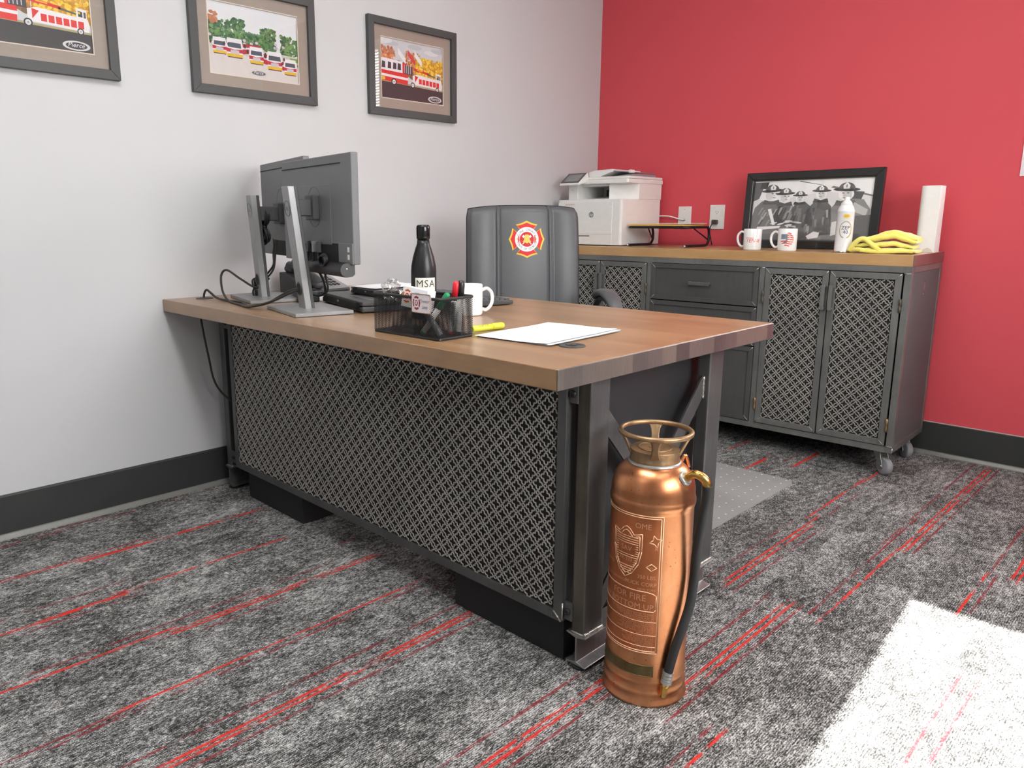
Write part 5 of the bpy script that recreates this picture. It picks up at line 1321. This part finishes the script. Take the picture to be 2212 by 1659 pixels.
# local: -y faces the desk; backrest plane near y=.22
hwid = .254
def back(u, v, front=True):
    x = (u-.5)*2; z = .50+v*.622
    taper = 1-.03*v - .10*max(0, v-.93)/.07*0
    wx = hwid*taper
    top = 1-.0; 
    # rounded top corners
    if v > .92:
        k = (v-.92)/.08; wx *= (1-.035*k*k)
    xx = x*wx
    zz = z - .014*max(0,v-.5)*abs(x)**3*2
    y = .225 + .05*(v-.3) - .015*math.sin(v*PI)   # reclines backwards
    dep = .0
    for s_ in (-.47, .47):
        for o_ in (-.035, .035):
            d = abs(x-(s_+o_)); dep += .010*math.exp(-(d/.012)**2)
    if abs(x) < .43: dep -= .010*(1-(x/.43)**2)
    elif abs(x) > .53: dep -= .010*(1-((abs(x)-.765)/.235)**2)
    else: dep -= .004
    edge = max(0, abs(x)-.93)/.07; te = max(0, v-.965)/.035
    dep += .022*edge**2 + .022*te**2
    return (xx, y+dep if front else y+.075-.012*edge**2-.012*te**2, zz)
b = MB(); b.grid(lambda u, v: back(u, v), 150, 60); b.grid(lambda u, v: back(1-u, v, False), 60, 40)
for uu in (0, 1):
    b.grid(lambda u, v: tuple(Vector(back(uu, v)).lerp(Vector(back(uu, v, False)), u if uu else 1-u)), 5, 60)
b.grid(lambda u, v: tuple(Vector(back(u, 1)).lerp(Vector(back(u, 1, False)), v)), 150, 5)
bk = obj('backrest', b, M['leather'], ch)
b = MB()
for s_ in (-1, 1):
    b.tube([(lambda p: (p[0]+s_*.001, p[1]+.004, p[2]))(back(.5+s_*.5, k/30)) for k in range(31)], .0028, 6)
b.tube([(lambda p: (p[0], p[1]+.004, p[2]+.001))(back(k/40, 1)) for k in range(41)], .0028, 6)
obj('piping', b, M['rubber'], bk)
def efn(x, y, l):
    z = .978+y; v = (z-.50)/.622; u = .5+(x+.010)/(2*hwid); p = back(u, v); return (x+.010, p[1]-.0012-.00035*l, z)
b = MB(); emblem(b, efn, .080, [0,1,2,3,4,5])
arc_text(b, 'COBB COUNTY', efn, .0370, .0125, 2.72, .42, 5); arc_text(b, 'STATE OF GEORGIA', efn, .0460, .0125, 3.42, 6.0, 5, True)
for sx in (-1, 1):
    st = [(sx*.0425+.006*(1 if k % 2 == 0 else .42)*math.cos(PI/2+k*PI/5), .002+.006*(1 if k % 2 == 0 else .42)*math.sin(PI/2+k*PI/5)) for k in range(10)]
    b.add([efn(x, y, 5) for x, y in st], [tuple(range(10))], 0)
obj('emblem', b, EM, bk)
b = MB(); b.prism(rrect(-.25,.25,-.27,.22,.06,6), lambda x, y, z: (x, y-.0, z), .42, .50); obj('seat', b, M['leather'], ch, .02, 4)
for s_ in (-1, 1):
    x = s_*.30; dz = 0 if s_ > 0 else -.085      # the left arm is set lower and tucks under the desk top
    pts = [(x-s_*.03,.19,.44),(x,.20,.54),(x,.17,.65+dz),(x,.08,.728+dz),(x,-.04,.733+dz),(x,-.14,.690+dz),(x,-.16,.60+dz),(x-s_*.01,-.13,.50),(x-s_*.03,-.06,.44)]
    ar = obj('armrest', MB().tube(bez(pts, 6), .013, 12), M['black'], ch)
    b = MB()
    pp = bez([(x,.125,.728+dz),(x,.07,.756+dz),(x,-.02,.762+dz),(x,-.11,.740+dz),(x,-.185,.680+dz)], 8)
    vs = []; n = 14
    for i, p in enumerate(pp):
        t_ = (Vector(pp[min(i+1,len(pp)-1)])-Vector(pp[max(i-1,0)])).normalized(); nrm = Vector((1,0,0)); bn = t_.cross(nrm)
        k_ = math.sin(PI*(i+.8)/(len(pp)+.6))**.35
        for j in range(n):
            a = 2*PI*j/n; vs.append(tuple(Vector(p)+nrm*(.036*k_*math.cos(a))+bn*(.017*k_*math.sin(a))))
    fs = [(i*n+j, i*n+(j+1)%n, (i+1)*n+(j+1)%n, (i+1)*n+j) for i in range(len(pp)-1) for j in range(n)]
    b.add(vs, fs, 0, True); b.f.append(list(range(n))[::-1]); b.m.append(0); b.sm.append(False); m0 = (len(pp)-1)*n; b.f.append([m0+j for j in range(n)]); b.m.append(0); b.sm.append(False)
    obj('arm_pad', b, M['leather'], ar)
obj('back_bracket', MB().box(-.05,.05,.16,.27,.40,.52), M['black'], ch, .01)
obj('gas_column', MB().lathe([(.026,.10),(.026,.26),(.016,.26),(.016,.42)], 20), M['black'], ch)
for k in range(5):
    a = 2*PI*k/5+.3; c, s_ = math.cos(a), math.sin(a)
    b = MB(); b.hexa([(.02*c+.02*s_, .02*s_-.02*c,.08),(.30*c+.012*s_,.30*s_-.012*c,.06),(.30*c-.012*s_,.30*s_+.012*c,.06),(.02*c-.02*s_,.02*s_+.02*c,.08),
                      (.02*c+.02*s_, .02*s_-.02*c,.125),(.30*c+.012*s_,.30*s_-.012*c,.085),(.30*c-.012*s_,.30*s_+.012*c,.085),(.02*c-.02*s_,.02*s_+.02*c,.125)])
    lg = obj('base_leg', b, M['black'], ch, .004)
    b = MB()
    for q in (-.014, .014): b.lathe([(.008,-.009),(.026,-.008),(.028,-.004),(.028,.004),(.026,.008),(.008,.009)], 20, (q,0,0), ax='x')
    obj('caster_wheel', b, M['rubber'], lg, loc=(.295*c,.295*s_,.0305), rot=(0,0,a+.6))
    obj('caster_stem', MB().lathe([(.007,.03),(.007,.065)], 10, (.295*c,.295*s_,0)), M['black'], lg)
# chair mat
b = MB(); b.prism(rrect(.58,1.645,-1.76,-.815,.05,6), lambda x, y, z: (x, y, z), .0005, .0028)
tag(obj('chair_mat', b, M['mat']), 'translucent grey studded plastic mat on the carpet under the office chair', 'chair mat')

# ------------------------------------------------------------------ copper fire extinguisher
EX, EY = 1.967, -2.447
pc = math.atan2(CY-EY, CX-EX)
ex = thing('fire_extinguisher', 'antique copper soda-acid fire extinguisher standing before the desk corner', 'fire extinguisher', (EX, EY, 0), pc)
R = .0895
prof = [(.0885,0),(.0945,.001),(.0955,.004),(.0945,.007),(.0905,.014),(.0892,.022),(.0915,.026),(.0925,.030),(.0915,.034),(.0892,.037),(.0890,.050),(.0908,.053),(.0915,.056),(.0908,.059),(R,.062),(R,.446),(.0900,.452),(.0918,.456),(.0928,.461),(.0928,.467),(.0915,.472),(.0905,.476),(.0902,.490),(.0880,.502),(.0835,.515),(.0770,.526),(.0690,.535),(.0620,.5405),(.0570,.543)]
tank = obj('tank', MB().lathe(prof, 96), M['copper'], ex)
obj('solder_ring', MB().lathe([(.0575,.5405),(.0580,.5440),(.0560,.5475),(.0530,.5480)], 48, caps=False), M['solder'], ex)
b = MB(); b.lathe([(.0530,.5450),(.0542,.5480),(.0530,.5520),(.0526,.5715),(.0530,.5730)], 48)
b.lathe([(.0350,.5728),(.0350,.5742)], 40, sm=False); b.lathe([(.0330,.5740),(.0330,.5748)], 40, sm=False); b.lathe([(.0130,.5745),(.0130,.5765)], 32, sm=False)
for rr_ in (.0350, .0135): b.tube([(rr_*math.cos(2*PI*k/40), rr_*math.sin(2*PI*k/40), .5745) for k in range(40)], .0009, 6, closed=True)
cp = obj('cap', b, M['brass'], ex)
# hand wheel: ring with four flared spokes
b = MB(); rr_ = .0755; b.tube([(rr_*math.cos(2*PI*k/64), rr_*math.sin(2*PI*k/64), .6115) for k in range(64)], .0058, 12, closed=True)
hw_ = obj('ring_handle', b, M['brass'], ex)
for k in range(4):
    a = k*PI/2+.02; c, s_ = math.cos(a), math.sin(a); b = MB(); n = 10; vs = []
    for i in range(n+1):
        t_ = i/n; r = .0515+(.0745-.0515)*t_; z = .562+(.609-.562)*t_; w_ = .0085+.0065*(2*t_-1)**2*1.0 + (.003 if t_ > .9 else 0)
        for (dt, dr) in ((-w_,-.0028),(w_,-.0028),(w_*.7,.0028),(-w_*.7,.0028)):
            vs.append(((r+dr)*c-dt*s_, (r+dr)*s_+dt*c, z))
    b.add(vs, [(i*4+j, i*4+(j+1)%4, (i+1)*4+(j+1)%4, (i+1)*4+j) for i in range(n) for j in range(4)], 0, False)
    obj('spoke', b, M['brass'], hw_, .0012)
# small lug behind
lugm = MB(); lugm.tube(bez([(.062*math.cos(2.0),.062*math.sin(2.0),.535),(.072*math.cos(2.0),.072*math.sin(2.0),.552),(.082*math.cos(2.0),.082*math.sin(2.0),.524)], 6), .004, 8); obj('hanger_lug', lugm, M['copper'], ex)
# outlet, elbow, hose
def pol(r, deg, z): a = math.radians(deg); return (r*math.cos(a), r*math.sin(a), z)
q0, q1 = Vector(pol(.074, 54, .520)), Vector(pol(.094, 54, .534))
b = MB(); b.tube([tuple(q0), tuple(q0.lerp(q1, .5)), tuple(q0.lerp(q1, .52))], [.0165,.0150,.0120], 24); obj('outlet_boss', b, M['solder'], ex)
b = MB(); b.tube(bez([tuple(q0.lerp(q1,.3)), pol(.100,53.5,.539), pol(.114,54,.540), pol(.1255,56.5,.531), pol(.1285,58,.518)], 6), .0092, 16); obj('elbow', b, M['brass_bright'], ex)
hp = bez([pol(.1285,58,.520), pol(.1270,59.5,.49), pol(.118,60.5,.43), pol(.109,63,.36), pol(.1055,65,.296), pol(.1055,58,.24), pol(.1045,46,.188), pol(.1035,37,.145), pol(.1030,31.5,.106), pol(.1028,29.5,.088)], 8)
b = MB(); b.tube(hp, .0102, 20); hs = obj('hose', b, M['rubber'], ex)
b = MB(); fr_ = bez([pol(.1028,30.0,.094), pol(.1027,28.5,.076), pol(.1026,27.6,.066)], 8)
b.tube(fr_, [.0113+(.0010 if k % 3 == 0 else 0) for k in range(len(fr_))], 20); obj('ferrule', b, M['solder'], ex)
b = MB(); b.tube([pol(.1026,27.8,.068), pol(.1025,26.6,.052), pol(.1024,25.4,.036), pol(.1024,25.1,.032)], [.0078,.0066,.0054,.0062], 18); obj('nozzle', b, M['brass_bright'], ex)
# embossed instruction panel (raised lines and letters wrapped round the tank)
EMB = MB()
A0, A1, Z0_, Z1_ = math.radians(-112), math.radians(16.5), .130, .447
def wr(rad, a_ref, zc): return lambda x, y, z: (rad*math.cos(a_ref+x/rad), rad*math.sin(a_ref+x/rad), zc+y)
def line(a0, z0, a1, z1, r=.0011, n=None):
    n = n or max(2, int(abs(a1-a0)/.06)+2); RR = R+.0002
    EMB.tube([(RR*math.cos(a0+(a1-a0)*k/(n-1)), RR*math.sin(a0+(a1-a0)*k/(n-1)), z0+(z1-z0)*k/(n-1)) for k in range(n)], r, 5)
for d in (0, .0045):
    da = d/R
    line(A0+da, Z1_-d, A1-da, Z1_-d); line(A0+da, Z0_+d, A1-da, Z0_+d); line(A1-da, Z0_+d, A1-da, Z1_-d); line(A0+da, Z0_+d, A0+da, Z1_-d)
rad_ = math.radians
# shield with stripes
sc_ = rad_(-34); sh = [(-.036,.405),(-.036,.365),(-.030,.335),(-.016,.312),(0,.300),(.016,.312),(.030,.335),(.036,.365),(.036,.405),(.018,.400),(.008,.412),(0,.416),(-.008,.412),(-.018,.400),(-.036,.405)]
for k_ in (1, .86):
    for i in range(len(sh)-1):
        (x0, z0), (x1, z1) = sh[i], sh[i+1]; line(sc_+x0*k_/R, .36+(z0-.36)*k_, sc_+x1*k_/R, .36+(z1-.36)*k_, .0010, 3)
for i in range(17):
    z = .394-i*.0052; hw2 = .028 if z > .365 else .028*math.sqrt(max(.02, 1-((.365-z)/.058)**2))
    if 4 <= i <= 7 or 10 <= i <= 12:
        line(sc_+(hw2-.006)/R, z, sc_+hw2/R, z, .0007, 2); line(sc_-hw2/R, z, sc_-(hw2-.005)/R, z, .0007, 2)
    else: line(sc_-hw2/R, z, sc_+hw2/R, z, .0007, 6)
def et(s_, size, deg, z, align='RIGHT', rad=R+.0006):
    EMB.text(s_, size, wr(rad, rad_(deg), z), 0, align, .0006)
et('SAV', .016, -34, .361, 'CENTER'); et('FR-333', .011, -34, .338, 'CENTER')
et('OME', .017, 1, .4180); et('R', .012, 11, .372)
for i in range(4):   # star outline and diamond
    dd = [(-.011,.332),(0,.340),(.011,.332),(0,.324)]; (x0, z0), (x1, z1) = dd[i], dd[(i+1)%4]; line(rad_(3)+x0/R, z0, rad_(3)+x1/R, z1, .0010, 3)
et('UL', .0065, 3, .3296, 'CENTER')
stp = [(.014*(1 if k % 2 == 0 else .45)*math.cos(PI/2+k*PI/4+.3), .014*(1 if k % 2 == 0 else .45)*math.sin(PI/2+k*PI/4+.3)) for k in range(9)]
for i in range(8): line(rad_(7)+stp[i][0]/R, .392+stp[i][1], rad_(7)+stp[i+1][0]/R, .392+stp[i+1][1], .0010, 2)
et('TESTED', .0100, -56, .318); et('350 LBS.', .0120, 11, .3045); et('RUCK CORP', .0125, 11, .2880); et('AMERICAN LAFRANCE T', .0085, -28, .288); et('NEW YORK', .0075, 10.5, .2775)
et('FOR FIRE', .0205, -2, .2530); et('TURN BOTTOM UP', .0185, 8.5, .2330)
line(A0+.08, .2745, rad_(-2), .2745); line(rad_(11.5), .234, rad_(11.5), .266); line(rad_(11.5), .266, rad_(7), .271, n=3); line(rad_(-2), .2745, rad_(7), .271, n=3); line(A0+.08, .2290, rad_(9), .2290); line(rad_(9), .229, rad_(11.5), .234, n=3)
rows = ['TO CHARGE FILL WITH WATER TO MARK', 'DISSOLVE SODA THOROUGHLY IN', 'PUT BOTTLE IN PLACE MUST BE', 'KEEP FROM FREEZING MAY', '--', 'LOADING CHARGE SODA UNDER', 'STIR UNTIL ALL IS DISSOLVED', 'POUR INTO COPPER SHELL USE', 'ACID BOTTLE TO LINE INTO', 'SCREW CAP DOWN TIGHT HOLD', 'AFTER FILLING', '--', 'AFTER USE WASH DIRECTLY', 'HOSE CLEAN AND DRY', 'RECHARGE WHOLE YEARLY', 'RENEW PARTS AS NEEDED', 'WITH STOPPLE', '--', 'INSPECT AT LEAST', 'ONCE A YEAR', 'FOR LIFE']
z = .2205
for rw in rows:
    if rw == '--': line(A0+.08, z+.0028, rad_(13.5), z+.0028, .0008); z -= .0030
    else: et(rw, .0056, 10, z, rad=R+.0004); z -= .0048
obj('instruction_relief', EMB, M['copper_emb'], tank)
b = MB(); b.grid(lambda u, v: ((R+.00015)*math.cos(A0+(A1-A0)*u), (R+.00015)*math.sin(A0+(A1-A0)*u), Z0_+(Z1_-Z0_)*v), 60, 1, 0)
obj('browned_panel', b, M['copper_dark'], tank)
b = MB(); rp_ = R+.0012
b.grid(lambda u, v: (rp_*math.cos(rad_(-88+100*u)), rp_*math.sin(rad_(-88+100*u)), .0735+.0265*v), 40, 1, 0)
for zz in (.0740, .0995): b.tube([(rp_*math.cos(rad_(-88+100*k/40)), rp_*math.sin(rad_(-88+100*k/40)), zz) for k in range(41)], .0009, 5, 0)
b.tube([(rp_*math.cos(rad_(12)), rp_*math.sin(rad_(12)), .074), (rp_*math.cos(rad_(12)), rp_*math.sin(rad_(12)), .0995)], .0009, 5, 0)
for s_, z_, sz in (('SALES AND SERVICE ACCESSORIES INC', .0912, .0062), ('FIRE EQUIPMENT EXTINGUISHER', .0838, .0060), ('RECHARGE DEPOT SUPPLY', .0768, .0055)):
    b.text(s_, sz, wr(rp_+.0008, rad_(9.5), z_), 1, 'RIGHT', .0003)
obj('brass_plate', b, [M['brass_dull'], M['brass']], tank)
